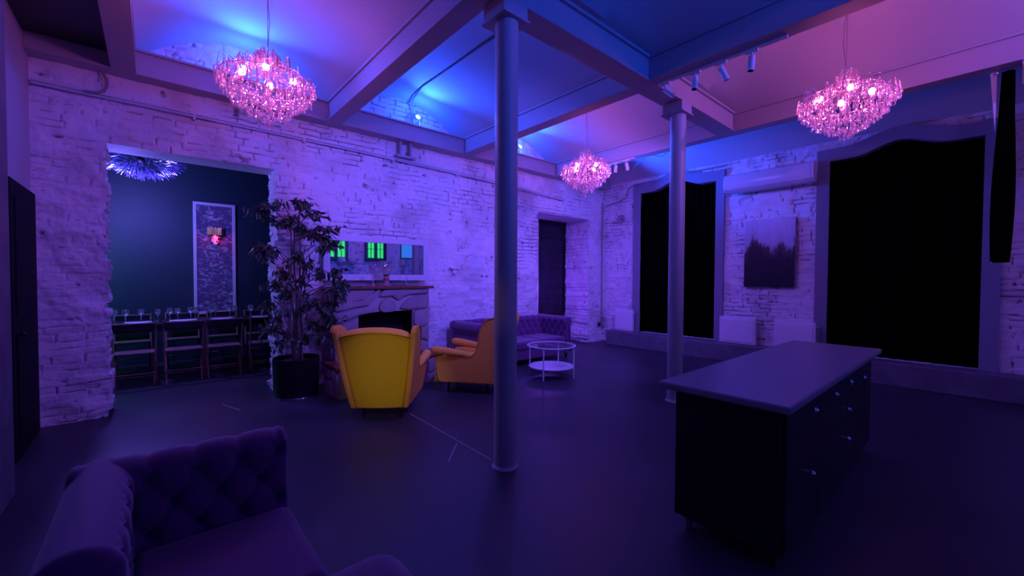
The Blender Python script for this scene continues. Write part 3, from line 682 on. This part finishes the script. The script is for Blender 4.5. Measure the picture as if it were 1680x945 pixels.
# clusters: x, z, spread, leaves (local to the pot)
CL = [(-.42,2.40,.13,34),(-.30,2.28,.12,26),(-.22,2.45,.12,26),(.02,2.50,.13,36),(.13,2.46,.12,30),(.24,2.36,.10,16),(-.10,2.25,.17,56),(.05,2.18,.18,60),(.22,2.12,.15,44),(.38,2.14,.11,22),(.42,2.02,.12,26),(.30,1.92,.14,30),
      (-.40,1.92,.13,36),(-.32,1.82,.14,32),(-.48,1.84,.08,10),(.03,1.78,.13,32),(.15,1.70,.12,22),(-.15,1.62,.16,26),(-.28,1.45,.17,38),(-.12,1.35,.17,36),(.10,1.50,.16,24),(.30,1.62,.13,22),(.50,1.60,.11,26),(.58,1.44,.11,26),(.42,1.36,.15,40),(.34,1.16,.16,40),(.20,1.25,.16,26),
      (-.34,1.20,.15,30),(-.22,1.05,.15,26),(-.30,.90,.13,20),(.0,1.1,.15,20),(.42,.98,.14,26),(.20,.95,.15,24),(-.12,.82,.14,24),(.10,.76,.13,26),(.30,.80,.12,16),(-.22,.70,.11,14)]
for (cx, cz, sp, n) in CL:
    yo = rnd.uniform(-.14, .10) if cx < .30 else rnd.uniform(-.30, -.22); i = rnd.randrange(5); best = None
    for i in range(5):
        for w in (k/20 for k in range(2, 21)):
            p = trunkpt(i, w); dd = abs(p.z-(cz-.15))+.6*abs(p.x-cx)
            if best is None or dd < best[0]: best = (dd, p)
    p0 = best[1]; c = Vector((cx, yo, cz)); mid = p0.lerp(c, .55)+Vector((0, 0, .07))
    br.tube([p0, mid, c, c+Vector((sp*.6*(1 if cx > 0 else -1), 0, -sp*.5))], [.007, .005, .003, .0015], 5)
    subs = []
    for k in range(5):
        e = c+Vector((rnd.uniform(-1, 1), rnd.uniform(-.8, .8), rnd.uniform(-.9, .8)))*sp
        br.tube([mid.lerp(c, .5), (c+e)/2+Vector((0, 0, .03)), e], [.003, .0025, .0012], 4); subs.append((mid.lerp(c, .5), (c+e)/2+Vector((0, 0, .03)), e))
    for k in range(int(n*1.5)):
        a, b, e = subs[k % 5]; w = rnd.random(); q = (a*(1-w)**2+b*2*w*(1-w)+e*w*w)+Vector((rnd.gauss(0, .02), rnd.gauss(0, .02), rnd.gauss(0, .02)))
        L = rnd.uniform(.065, .115); Wd = L*.38
        dr = Vector((rnd.gauss(0, .55), rnd.gauss(0, .55), -rnd.uniform(.35, 1.3))).normalized(); sd = dr.cross(Vector((rnd.uniform(-1, 1), rnd.uniform(-1, 1), .4))).normalized(); nn = dr.cross(sd)
        pts = [(0, 0, 0), (.25, .75, .02), (.55, 1, .0), (.85, .45, -.05), (1.05, 0, -.09)]
        vs = [q, q+dr*L*.25+sd*Wd*.38+nn*.004, q+dr*L*.55+sd*Wd*.5+nn*.004, q+dr*L*.85+sd*Wd*.22, q+dr*L*1.08-nn*.006, q+dr*L*.85-sd*Wd*.22, q+dr*L*.55-sd*Wd*.5+nn*.004, q+dr*L*.25-sd*Wd*.38+nn*.004, q+dr*L*.5-nn*.004]
        for v in vs: # keep the crown in front of the wall
            if v.y > .27: v.y = .27
            if v.x > .32 and v.y > -.19: v.y = -.19-.05*rnd.random()
        fo.add(vs, [(0, 1, 8), (1, 2, 8), (2, 3, 8), (3, 4, 8), (4, 5, 8), (5, 6, 8), (6, 7, 8), (7, 0, 8)])
tr.build('trunk', m_bark, t, smooth=60); br.build('branch', m_bark, t, smooth=60); fo.build('foliage', m_leaf, t)

# ------------------------------------------------------------------ dining room furniture
def folding_chair():
    t = thing('folding_chair', 'wooden folding chair', 'chair', (0, 0, 0))
    w = .226
    for sg in (-1, 1):
        x = sg*w
        MB().tube([(x, .16, 0), (x, .0, .45), (x, -.10, .91)], .0125, 8).build('upright', m_cwood, t, smooth=50)
        MB().tube([(x*.9, -.02, 0), (x*.9, .20, .40), (x*.9, .26, .46)], .0105, 8).build('leg', m_cwood, t, smooth=50)
    MB().bx(-w, w, -.105, -.080, .80, .885).build('backrest', m_blackp, t, bevel=.004)
    MB().tube([(-w, -.098, .885), (w, -.098, .885)], .009, 8).build('top_rail', m_cwood, t, smooth=50)
    MB().bx(-w+.01, w-.01, -.01, .34, .455, .475).build('seat', m_cwood, t, bevel=.006)
    for y, z in ((.115, .12), (.03, .17)): MB().tube([(-w, y, z), (w, y, z)], .008, 8).build('stretcher', m_cwood, t, smooth=50)
    return t
c0 = folding_chair()
CX = [(-.195, 'leftmost of the wooden folding chairs on the near side of the dining table'), (.345, 'second folding chair from the left on the near side of the dining table'),
      (.835, 'third folding chair from the left on the near side of the dining table'), (1.40, 'folding chair nearest the ficus on the near side of the dining table')]
for i, (x, lb) in enumerate(CX):
    r = c0 if i == 0 else dup(c0, (0, 0, 0))
    r.location = (x, 7.72, 0); r.rotation_euler = (0, 0, random.uniform(-.02, .02)); r['label'] = lb; r['group'] = 'folding chairs at the dining table'
for x, lb in ((-.25, 'folding chair across the dining table, leftmost of the far side'), (.40, 'folding chair across the dining table, just left of the tall panel'), (.98, 'folding chair across the dining table, in front of the tall panel'), (1.56, 'folding chair across the dining table, rightmost of the far side')):
    dup(c0, (x, 9.28, 0), PI, lb, 'folding chairs at the dining table')
TZ = .835
t = thing('dining_table', 'long dark dining table laid with glasses in the next room', 'table', (.55, 8.47, 0))
MB().bx(-1.55, 1.35, -.45, .45, TZ-.035, TZ).build('tabletop', m_blackp, t, bevel=.004)
MB().bx(-1.5, 1.3, -.40, .40, TZ-.12, TZ-.036).build('apron', m_blackp, t)
for x in (-1.45, 1.25):
    for y in (-.38, .38): MB().box((x, y, (TZ-.12)/2), (.06, .06, TZ-.12)).build('leg', m_blackp, t)
g0 = None
GX = [(-.30, 8.22, 1.0), (-.13, 8.30, .96), (.06, 8.36, .9), (.20, 8.24, 1.0), (.30, 8.30, .95), (.46, 8.24, 1.02), (.53, 8.42, .95), (.72, 8.28, 1.0), (.80, 8.44, 1.0), (.98, 8.26, 1.04), (1.06, 8.36, 1.0), (1.27, 8.24, 1.04), (1.50, 8.30, 1.04), (-.42, 8.34, .96)]
for i, (x, y, s_) in enumerate(GX):
    if g0 is None:
        g0 = MB().lathe([(.034, 0), (.034, .004), (.006, .012), (.0045, .10), (.014, .112), (.036, .138), (.042, .17), (.036, .215), (.034, .215), (.040, .17), (.034, .140), (.012, .116), (.001, .114)], n=20).build('wine_glass', m_wineglass, smooth=60); o = g0
    else: o = g0.copy(); C.objects.link(o)
    o.location = (x, y+.06, TZ); o.scale = (s_, s_, s_)
    side = ['at the left end of the laid table', 'second glass from the left end of the laid table', 'behind the front row near the left end', 'above the gap between the first two chairs', 'just right of the gap between the first two chairs', 'over the right half of the second chair', 'set back behind the second chair', 'over the left half of the third chair', 'set back in front of the tall panel', 'over the right half of the third chair', 'right behind the one over the third chair', 'left one above the chair nearest the ficus', 'right one beside the ficus leaves', 'the one half hidden by the left brick jamb'][i]
    tag(o, 'clear wine glass, '+side, 'glass', 'wine glasses on the dining table')
for i, (x, w_) in enumerate(((-.16, .36), (.36, .40), (.86, .34), (1.38, .30))):
    t = thing('place_setting', ['folded white napkin on a plate before the leftmost chair', 'folded white napkin on a plate before the second chair', 'folded white napkin on a plate before the third chair', 'folded white napkin on a plate before the chair by the ficus'][i], 'plate', (x, 8.165, TZ), 0, 'plates with napkins on the dining table')
    MB().lathe([(.08, 0), (.12, .012), (.118, .016), (.075, .006), (.001, .005)], n=28).build('plate', m_linen, t, smooth=50)
    MB().bx(-w_*.42, w_*.42, -.05, .05, .017, .033).build('napkin', m_linen, t, bevel=.006)
    MB().tube([(-.145, -.09, .004), (-.145, .03, .004)], .004, 6).build('fork', m_chrome, t, smooth=60)
# tall papered panel with wall lamp
t = thing('wall_panel', 'tall patterned wallpaper panel in a white moulding on the teal wall', 'wall panel', (.905, 9.60, 0))
mb = MB(); mb.bx(-.325, .325, -.022, .015, 2.87, 2.92).bx(-.325, .325, -.022, .015, .84, .89).bx(-.325, -.275, -.022, .015, .89, 2.87).bx(.275, .325, -.022, .015, .89, 2.87)
mb.build('moulding', m_frame, t, bevel=.004)
mp = bpy.data.materials.new('wallpaper'); mp.use_nodes = True; nt = mp.node_tree; b = nt.nodes['Principled BSDF']; b.inputs['Roughness'].default_value = .7
tc = nt.nodes.new('ShaderNodeTexCoord'); mpg = nt.nodes.new('ShaderNodeMapping'); mpg.inputs['Scale'].default_value = (9, 9, 15)
nz = nt.nodes.new('ShaderNodeTexNoise'); nz.inputs['Scale'].default_value = 1; nz.inputs['Detail'].default_value = 3; nz.inputs['Distortion'].default_value = 1.3
cr = nt.nodes.new('ShaderNodeValToRGB'); cr.color_ramp.elements[0].position = .50; cr.color_ramp.elements[1].position = .72; cr.color_ramp.elements[0].color = (.10, .08, .16, 1); cr.color_ramp.elements[1].color = (.55, .5, .62, 1)
nt.links.new(tc.outputs['Object'], mpg.inputs[0]); nt.links.new(mpg.outputs[0], nz.inputs['Vector']); nt.links.new(nz.outputs['Fac'], cr.inputs[0]); nt.links.new(cr.outputs[0], b.inputs['Base Color'])
MB().bx(-.28, .28, -.004, .012, .88, 2.88).build('wallpaper', mp, t)
t = thing('wall_sconce', 'half round brass wall lamp with glowing red crystals', 'wall lamp', (.91, 9.52, 2.30))
mb = MB()
for k in range(15):
    a = PI+PI*k/14; x, y = .115*math.cos(a), .07*math.sin(a)+.05
    mb.tube([(x, y, .02), (x, y, .15+.012*(k % 2))], .010, 6)
mb.build('fluted_shade', m_gold, t, smooth=50)
MB().bx(-.06, .06, .035, .06, -.05, .14).build('backplate', m_darkm, t)
mb = MB()
for k in range(46):
    a = random.uniform(PI, 2*PI); r = random.uniform(.2, 1); z = random.uniform(-.16, .01); q = (1-abs(z)/.2)
    mb.ball((.10*r*q*math.cos(a), .055*r*q*math.sin(a)+.045, z), .010, 5, 1.6)
mb.build('crystals', m_rcrystal, t, smooth=30)
MB().ball((0.0, .01, -.035), .034, 10).build('bulb', m_redlamp, t, smooth=180)

# ------------------------------------------------------------------ crystal chandeliers
drop_me = None
def drop_mesh():
    m = MB(); m.lathe([(.0015, .030), (.004, .022), (.009, .004), (.0115, -.010), (.009, -.022), (.001, -.029)], (0, 0, -.030), 8)
    m.ring((0, 0, .004), .011, .0024, 12, 5, Matrix.Rotation(PI/2, 3, 'X')); return m
def big_ring_mesh():
    m = MB(); m.ring((0, 0, 0), .021, .0036, 16, 6, Matrix.Rotation(PI/2, 3, 'X')); return m
def chandelier(label, loc, top, seed, group='crystal chandeliers in the main room'):
    rn = random.Random(seed); t = thing('crystal_chandelier', label, 'chandelier', loc, rn.uniform(0, 6), group)
    MB().tube([(0, 0, .28), (0, 0, top)], .004, 6).build('cord', m_wire, t, smooth=60)
    MB().lathe([(.012, top-.06), (.05, top-.02), (.055, top)], n=20).build('canopy', m_wire, t, smooth=40)
    MB().tube([(0, 0, .34), (.03, .0, .6), (.02, .01, .8), (0.004, 0, top-.1)], .003, 5).build('flex', m_cable, t, smooth=60)
    # wire frame: hub, spokes and hoops, loops curling up and over
    fr_ = MB(); fr_.tube([(0, 0, -.20), (0, 0, .30)], .008, 8)
    for (rr, zz) in ((.40, .02), (.30, .10), (.30, -.08), (.18, -.16), (.14, .18)): fr_.ring((0, 0, zz), rr, .003, 40, 5)
    for k in range(8):
        a = PI*k/4; fr_.tube([(0, 0, .12), (.2*math.cos(a), .2*math.sin(a), .07), (.40*math.cos(a), .40*math.sin(a), .02)], .003, 5)
    fr_.build('frame', m_wire, t, smooth=60)
    lo = MB()
    for k in range(60):
        a = rn.uniform(0, 2*PI); lay = rn.choice((0, 0, 0, 1, 2)); r0 = (.32, .22, .06)[lay]*rn.uniform(.85, 1.1); z0 = (.03, .10, .20)[lay]; o_ = rn.uniform(.05, .11)*(1 if lay < 2 else .6)
        pts = []
        for q in range(9):
            w = q/8; rad = r0+o_*math.sin(PI*w*.5)*1.0; pts.append((rad*math.cos(a), rad*math.sin(a), z0+.085*math.sin(PI*min(1, w*1.1))-.10*max(0, w-.6)*1.5))
        lo.tube(pts, .0030, 5)
    lo.build('wire_loops', m_wire, t, smooth=60)['kind'] = 'stuff'
    # bulbs
    for k in range(4):
        a = PI/2*k+.5
        s = MB().lathe([(.014, 0), (.016, .04), (.012, .05)], (.21*math.cos(a), .21*math.sin(a), -.005), 12).build('lamp_holder', m_wire, t, smooth=40)
        MB().ball((.21*math.cos(a), .21*math.sin(a), .075), .029, 12, 1.15).build('bulb', m_bulb, s, smooth=180)
    # crystals: hang in tiers on a shallow cone
    pos = []
    def tier(R_, z, n, jz=.02):
        n = int(n*1.12)
        for k in range(n):
            a = 2*PI*(k+rn.random()*.7)/n; rr = R_*rn.uniform(.93, 1.05); pos.append((rr*math.cos(a), rr*math.sin(a), z+rn.uniform(-jz, jz)))
    for R_, z, n in ((.385, .05, 36), (.40, .0, 40), (.385, -.05, 38), (.35, -.095, 34), (.305, -.135, 30), (.255, -.175, 26), (.205, -.21, 22), (.155, -.245, 16), (.10, -.28, 11), (.055, -.31, 7), (.01, -.345, 2),
                     (.33, .085, 22), (.25, .115, 16), (.18, .15, 13), (.13, .19, 12), (.10, .24, 12), (.08, .29, 10), (.05, .33, 6), (.31, -.03, 20), (.22, -.09, 16), (.13, -.14, 10), (.26, .03, 12)): tier(R_, z, n)
    rn.shuffle(pos)
    global drop_me
    if drop_me is None:
        a = drop_mesh().build('crystal_drop', m_crystal, None, smooth=30); b = big_ring_mesh().build('crystal_ring', m_crystal, None, smooth=60)
        drop_me = (a.data, b.data); bpy.data.objects.remove(a); bpy.data.objects.remove(b)
    for p in pos[:100]:
        k = 0 if rn.random() < .7 else 1
        o = bpy.data.objects.new(('crystal_drop', 'crystal_ring')[k], drop_me[k]); C.objects.link(o); o.parent = t; o.location = p
        o.rotation_euler = (rn.uniform(-.15, .15), rn.uniform(-.15, .15), rn.uniform(0, 6.28)); s_ = rn.uniform(.8, 1.2); o.scale = (s_, s_, s_)
    rest = MB(); dm = drop_mesh(); rm = big_ring_mesh()
    for p in pos[100:]:
        src = dm if rn.random() < .7 else rm; s_ = rn.uniform(.8, 1.2); Mx = Matrix.Rotation(rn.uniform(0, 6.28), 3, 'Z')
        rest.add([(Mx @ Vector(v))*s_+Vector(p) for v in src.v], src.f)
    o = rest.build('crystals', m_crystal, t, smooth=30); o['kind'] = 'stuff'
    return t
def top_of(x, x0, x1): return HS+.44*(1-(2*(x-x0)/(x1-x0)-1)**2)
ZC = 3.35
chandelier('pink lit crystal chandelier nearest, in the upper left', (.85, 4.50, ZC), top_of(.85, -.12, 1.88)-ZC-.005, 1)
chandelier('pink lit crystal chandelier farthest away, right of the front column', (5.52, 4.46, ZC-.02), top_of(5.52, 4.29, 6.48)-ZC+.01, 2)
chandelier('pink lit crystal chandelier over the far side of the island, upper right', (5.45, 1.00, ZC+.02), top_of(5.45, 4.29, 6.48)-ZC-.025, 3)
# blue sprig globe in the dining room
t = thing('sprig_chandelier', 'wide spiky blue lit ceiling light in the dining room', 'chandelier', (-.10, 8.15, 3.22))
MB().tube([(0, 0, .05), (0, 0, .478)], .006, 8).lathe([(.06, .45), (.06, .478)], n=20).build('stem', m_darkm, t, smooth=40)
rn = random.Random(11)
for part in range(1):
    mb = MB()
    for k in range(620):
        a = rn.uniform(0, 2*PI); cz = rn.uniform(-1, .35); rr = math.sqrt(max(0, 1-cz*cz)); q = rn.uniform(.80, 1.02)
        p = Vector((.48*rr*math.cos(a), .48*rr*math.sin(a), .20*cz))*q; e = p+Vector((p.x*.10, p.y*.10, p.z*.25))+Vector((rn.gauss(0, .014), rn.gauss(0, .014), rn.gauss(0, .014)))
        mb.tube([p*.90, p, e], [.0015, .003, .005], 4)
    mb.build('sprigs', m_bcrystal, t)
MB().ball((0, 0, .02), .05, 12).build('core', m_darkm, t, smooth=180)

# ------------------------------------------------------------------ spotlights
def uplight(x, label):
    t = thing('spotlight', label, 'spotlight', (x, 6.12, HS+.005), 0, 'blue spotlights on the wall beam')
    MB().bx(-.035, .035, -.035, .035, 0, .02).build('base', m_whitep, t, bevel=.003)
    MB().tube([(-.05, 0, .02), (-.05, 0, .13)], .005, 6).tube([(.05, 0, .02), (.05, 0, .13)], .005, 6).tube([(-.05, 0, .02), (.05, 0, .02)], .005, 6).build('yoke', m_whitep, t, smooth=50)
    Mx = Matrix.Rotation(math.radians(62), 3, 'X')
    MB().lathe([(.02, -.06), (.038, -.05), (.042, .04), (.038, .04), (.036, .02), (.001, .018)], (0, 0, .14), 20, Mx).build('head', m_whitep, t, smooth=40)
    MB().lathe([(.001, .030), (.030, .030), (.030, .034), (.001, .036)], (0, 0, .14), 16, Mx).build('lens', m_bluelamp, t, smooth=40)
    for ch in (): pass
    lamp('blue_uplight', 'POINT', (x, 6.12-.075, HS+.145+.01), 30, BLUE, None, .03)
    lamp('blue_uplight', 'SPOT', (x, 6.12-.075, HS+.145+.01), 290, BLUE, (x, 3.3, 4.45), .03, 100, .9)
    return t
uplight(.89, 'blue spotlight on the wall beam behind the nearest chandelier')
uplight(3.27, 'blue spotlight on the wall beam left of the front column')
uplight(5.50, 'blue spotlight on the wall beam just right of the front column')
def track(name_lbl, x, ys, y0, y1, tilts, lbls, grp):
    t = thing('lighting_track', name_lbl, 'lighting track', (x, 0, HB))
    MB().bx(-.018, .018, y0, y1, -.02, 0).build('rail', m_whitep, t, bevel=.002)
    for y, (tx, ty), lb in zip(ys, tilts, lbls):
        h = thing('track_spotlight', lb, 'spotlight', (x, y, HB-.02), 0, grp)
        MB().bx(-.016, .016, -.055, .055, -.022, 0).build('adapter', m_whitep, h, bevel=.002)
        MB().tube([(0, 0, -.02), (0, 0, -.055)], .010, 10).build('neck', m_whitep, h, smooth=50)
        Mx = Matrix.Rotation(tx, 3, 'X') @ Matrix.Rotation(ty, 3, 'Y')
        MB().lathe([(.001, .012), (.028, .010), (.030, 0), (.030, -.125), (.026, -.128), (.026, -.115), (.001, -.115)], (0, 0, -.062), 20, Mx).build('head', m_whitep, h, smooth=40)
        MB().lathe([(.001, -.1155), (.0255, -.1165), (.0255, -.1265), (.023, -.127), (.001, -.118)], (0, 0, -.062), 16, Mx).build('lens', m_black, h, smooth=40)
track('white lighting track under the beam above the island', 4.27, (2.36, 2.03, 1.77, 1.49), 1.2, 2.44,
      ((-.75, -.55), (-.05, .18), (-.35, -.35), (.05, .05)), ('white track spotlight at the column end of the rail, tilted down right', 'second white track spotlight from the column, hanging straight', 'third white track spotlight from the column, tilted right', 'fourth white track spotlight from the column, farthest to the right'), 'track spotlights above the island')
track('short lighting track under the far beam right of the farthest chandelier', 6.50, (4.55, 4.32), 4.15, 4.8,
      ((.05, .1), (-.1, -.15)), ('white track spotlight on the far beam, left of the two', 'white track spotlight on the far beam, right of the two'), 'track spotlights on the far beam')

# ------------------------------------------------------------------ far wall fittings
t = thing('air_conditioner', 'long white air conditioner mounted above the painting', 'air conditioner', (8.22, 2.58, 3.14))
pr_ = [(.0, .0), (-.10, .0), (-.155, .05), (-.175, .13), (-.175, .24), (-.15, .30), (-.10, .325), (0.10, .325), (0.10, 0)]
MB().prism(pr_, 1.36, lambda u, v, w: (u, -.68+w, v)).build('body', m_whitep, t, smooth=25, bevel=.012, seg=3)
MB().prism([(-.10, .002), (-.152, .05), (-.15, .055), (-.09, .012)], 1.2, lambda u, v, w: (u-.004, -.60+w, v-.004)).build('flap', m_frame, t)
MB().prism([(p[0]*1.02-.002, p[1]*1.03-.004) for p in pr_[:-1]], .035, lambda u, v, w: (u, -.715+w, v)).build('end_cap', m_whitep, t, smooth=25)
o = MB().bx(8.325, 8.375, 2.165, 2.975, 1.40, 2.62).build('canvas', m_canvas_edge, bevel=.003)
t = thing('painting', 'unframed abstract canvas, pale above and dark below, under the air conditioner', 'painting', (8.33, 2.57, 1.40))
o.parent = t; o.location = (-8.33, -2.57, -1.40)
mp = bpy.data.materials.new('abstract_paint'); mp.use_nodes = True; nt = mp.node_tree; b = nt.nodes['Principled BSDF']; b.inputs['Roughness'].default_value = .6
N = nt.nodes.new; Lk = nt.links.new
tc = N('ShaderNodeTexCoord'); sp = N('ShaderNodeSeparateXYZ'); Lk(tc.outputs['Object'], sp.inputs[0])
m1 = N('ShaderNodeMapping'); m1.inputs['Scale'].default_value = (1, 6, 1.0); Lk(tc.outputs['Object'], m1.inputs[0]); n1 = N('ShaderNodeTexNoise'); n1.inputs['Scale'].default_value = 1; n1.inputs['Detail'].default_value = 4; Lk(m1.outputs[0], n1.inputs['Vector'])
n2 = N('ShaderNodeTexNoise'); n2.inputs['Scale'].default_value = 5; n2.inputs['Detail'].default_value = 6; Lk(tc.outputs['Object'], n2.inputs['Vector'])
ma = N('ShaderNodeMath'); ma.operation = 'MULTIPLY_ADD'; Lk(n1.outputs['Fac'], ma.inputs[0]); ma.inputs[1].default_value = -.9; Lk(sp.outputs['Z'], ma.inputs[2])
mb_ = N('ShaderNodeMath'); mb_.operation = 'MULTIPLY_ADD'; Lk(n2.outputs['Fac'], mb_.inputs[0]); mb_.inputs[1].default_value = -.35; Lk(ma.outputs[0], mb_.inputs[2])
mr = N('ShaderNodeMapRange'); mr.inputs['From Min'].default_value = -.55; mr.inputs['From Max'].default_value = .75; Lk(mb_.outputs[0], mr.inputs['Value'])
cr = N('ShaderNodeValToRGB'); e = cr.color_ramp.elements; e[0].position = 0; e[0].color = (.02, .01, .025, 1); e[1].position = 1; e[1].color = (.70, .66, .74, 1)
e[0].color = (.008, .004, .010, 1); q = e.new(.36); q.color = (.018, .006, .014, 1); q = e.new(.46); q.color = (.10, .035, .05, 1); q = e.new(.54); q.color = (.45, .40, .48, 1)
Lk(mr.outputs[0], cr.inputs[0]); Lk(cr.outputs[0], b.inputs['Base Color'])
MB().bx(-.008, -.0055, -.402, .402, .003, 1.217).build('painted_face', mp, t)
def radiator(y0, y1, z0, z1, label, x=8.27):
    t = thing('radiator', label, 'radiator', (x, (y0+y1)/2, z0), 0, 'white panel radiators on the far wall'); w = (y1-y0)/2; h = z1-z0
    MB().bx(-.05, .03, -w, w, 0.0, h).build('panel', m_white, t, bevel=.012, seg=3)
    mb = MB(); n = int(2*w/.035)
    for k in range(n): mb.bx(-.04, .02, -w+.02+k*(2*w-.04)/n, -w+.026+k*(2*w-.04)/n, h, h+.006)
    mb.build('top_grille', m_white, t)
    MB().bx(-.062, -.05, -w+.03, w-.03, .04, h-.04).build('front_plate', m_white, t, bevel=.008)
    MB().tube([(0, -w-.03, h-.07), (0, -w-.03, -.0)], .010, 8).tube([(0, -w+.005, h-.07), (0, -w-.05, h-.07)], .014, 10).build('valve', m_chrome, t, smooth=50)
    MB().bx(-.01, .01, -w+.05, -w+.08, -max(0, z0-.33), 0).bx(-.01, .01, w-.08, w-.05, -max(0, z0-.33), 0).build('bracket', m_white, t)
radiator(5.27, 5.74, .335, .82, 'small white radiator on the ledge in the far corner')
radiator(2.73, 3.36, .335, .83, 'white panel radiator between the column and the island, below the painting')
radiator(1.83, 2.44, .335, .82, 'white panel radiator partly behind the island worktop')
# hanging dark cloth and speaker at the right edge
t = thing('hanging_curtain', 'narrow gathered black curtain hanging from the far beam at the right', 'curtain', (6.62, -.085, 1.70))
mb = MB(); Hh = 1.97
def cf(u, v):
    a = 2*PI*u; w = .060+.018*math.sin(PI*min(1, v*1.3))-.02*v**3; fold = 1+.16*math.sin(a*6+v*3)
    return (w*.8*math.cos(a)*fold, w*math.sin(a)*fold-.02*v, .02+(Hh-.02)*v)
mb.grid(cf, 72, 20, True); mb.build('cloth', m_black, t, smooth=180)
MB().prism([(.055, Hh-.02), (.10, Hh-.02), (.085, Hh-.25), (.06, Hh-.60)], .02, lambda u, v, w: (-.03+w, u, v)).build('lining', m_linen, t, bevel=.003)
MB().ball((0, .075, Hh+.0), .03).build('curtain_rod_end', m_whitep, t, smooth=180)
MB().ball((-.02, .055, .02), .010).ball((.02, -.05, .12), .010).build('hem_weight', m_whitep, t, smooth=180)
t = thing('speaker', 'black loudspeaker hanging from the beam at the right edge', 'speaker', (6.50, -.33, 3.42))
MB().bx(-.10, .10, -.12, .12, 0, .25).build('cabinet', m_blackp, t, bevel=.008)
MB().lathe([(.07, 0), (.065, .01), (.02, .002), (.001, .006)], (-.10, 0, .10), 24, Matrix.Rotation(-PI/2, 3, 'Y')).build('cone', m_black, t, smooth=50)
MB().bx(-.015, .015, -.02, .02, .25, .30).bx(-.05, .05, -.14, .14, .275, .285).bx(-.012, .012, .125, .14, .05, .28).build('bracket', m_whitep, t)

# lantern and bottle on a low stand in the recess beside the sofa
t = thing('lantern', 'white wire lantern in the brick recess at the end of the sofa', 'lantern', (7.02, 6.42, 0))
MB().lathe([(.13, 0), (.13, .012), (.02, .02), (.018, .33), (.12, .345), (.12, .36)], n=24).build('stand', m_white, t, smooth=40)
mb = MB()
for k in range(6):
    a = PI*k/3; mb.tube([(.07*math.cos(a), .07*math.sin(a), .365), (.085*math.cos(a), .085*math.sin(a), .45), (.055*math.cos(a), .055*math.sin(a), .55), (.02*math.cos(a), .02*math.sin(a), .60)], .005, 6)
mb.ring((0, 0, .366), .07, .006, 24, 6); mb.ring((0, 0, .45), .085, .005, 24, 6); mb.ring((0, 0, .55), .055, .005, 24, 6); mb.ring((0, 0, .625), .025, .004, 16, 6, Matrix.Rotation(PI/2, 3, 'X'))
mb.build('cage', m_white, t, smooth=60)
MB().lathe([(.03, .366), (.03, .43)], n=16).build('candle', m_linen, t, smooth=40)
t = thing('vase', 'dark ornament vase at the left of the recess window behind the sofa', 'vase', (6.40, 6.60, 0))
MB().lathe([(.10, 0), (.10, .012), (.03, .02), (.03, .50), (.10, .515), (.10, .53)], n=24).build('stand', m_blackp, t, smooth=40)
MB().lathe([(.04, .531), (.07, .60), (.05, .68), (.025, .73), (.04, .80), (.03, .80), (.02, .73)], n=24).build('body', m_darkm, t, smooth=50)

# ------------------------------------------------------------------ the room's other side, seen in the mirror
def green_window(x0, x1, label, n):
    z0, z1 = 2.28, 3.25; y = YR+.14
    o = MB().bx(x0-.10, x1+.10, YR+.02, y, z0-.14, z0).bx(x0-.10, x1+.10, YR+.02, y, z1, z1+.1).bx(x0-.10, x0, YR+.02, y, z0, z1).bx(x1, x1+.10, YR+.02, y, z0, z1)
    xm = (x0+x1)/2; o.bx(xm-.055, xm+.055, YR+.02, y, z0, z1)
    for a, b in ((x0, xm-.055), (xm+.055, x1)):
        c = (a+b)/2; o.bx(c-.008, c+.008, YR+.06, y-.01, z0, z1); o.bx(a, b, YR+.06, y-.01, z0+.33, z0+.346)
    o = struct(o.build('window_%d' % n, m_blackp, bevel=.003), label)
    MB().bx(x0, x1, YR+.03, YR+.05, z0, z1).build('pane', m_green, o)
green_window(4.18, 4.82, 'green lit window opposite the fireplace, left in the mirror', 5)
green_window(5.64, 6.24, 'green lit window opposite the fireplace, middle of the mirror', 6)
t = thing('window_blind', 'blue lit roller blind on the wall opposite, right in the mirror', 'blind', (7.28, YR+.10, 2.34))
MB().bx(-.32, .32, -.01, .01, 0, .95).build('blind', m_bluescreen, t); MB().tube([(-.34, 0, .97), (.34, 0, .97)], .025, 12).build('roller', m_blackp, t, smooth=50)
MB().bx(-.36, -.33, -.03, .03, -.05, 1.0).bx(.33, .36, -.03, .03, -.05, 1.0).bx(-.36, .36, -.03, .03, -.06, -.02).build('frame', m_blackp, t)
def wall_lamp(x, globe, label):
    t = thing('wall_lamp', label, 'wall lamp', (x, YR+.20, 1.72), 0, 'unlit wall lamps reflected in the mirror')
    MB().tube([(0, -.13, .06), (0, -.02, .03), (0, 0, .10), (0, 0, .32)], .012, 8).lathe([(.05, -.005), (.05, .01)], (0, -.13, .06), 16, Matrix.Rotation(PI/2, 3, 'X')).build('arm', m_chrome, t, smooth=50)
    MB().lathe([(.01, -.03), (.028, .0), (.02, .05), (.005, .07)], (0, 0, 0), 12).build('pendant_drop', m_chrome, t, smooth=50)
    if globe: MB().ball((0, 0, .42), .155, 16, .95).build('globe', m_shade, t, smooth=180)
    else: MB().lathe([(.13, .30), (.13, .56), (.126, .56), (.126, .30)], n=28).build('shade', m_shade, t, smooth=40)
wall_lamp(4.66, True, 'round globe wall lamp in the mirror, left of the pair'); wall_lamp(5.04, True, 'round globe wall lamp in the mirror, right of the pair')
wall_lamp(7.00, False, 'cylinder shaded wall lamp in the mirror, left of the pair'); wall_lamp(7.70, False, 'cylinder shaded wall lamp in the mirror, right of the pair')
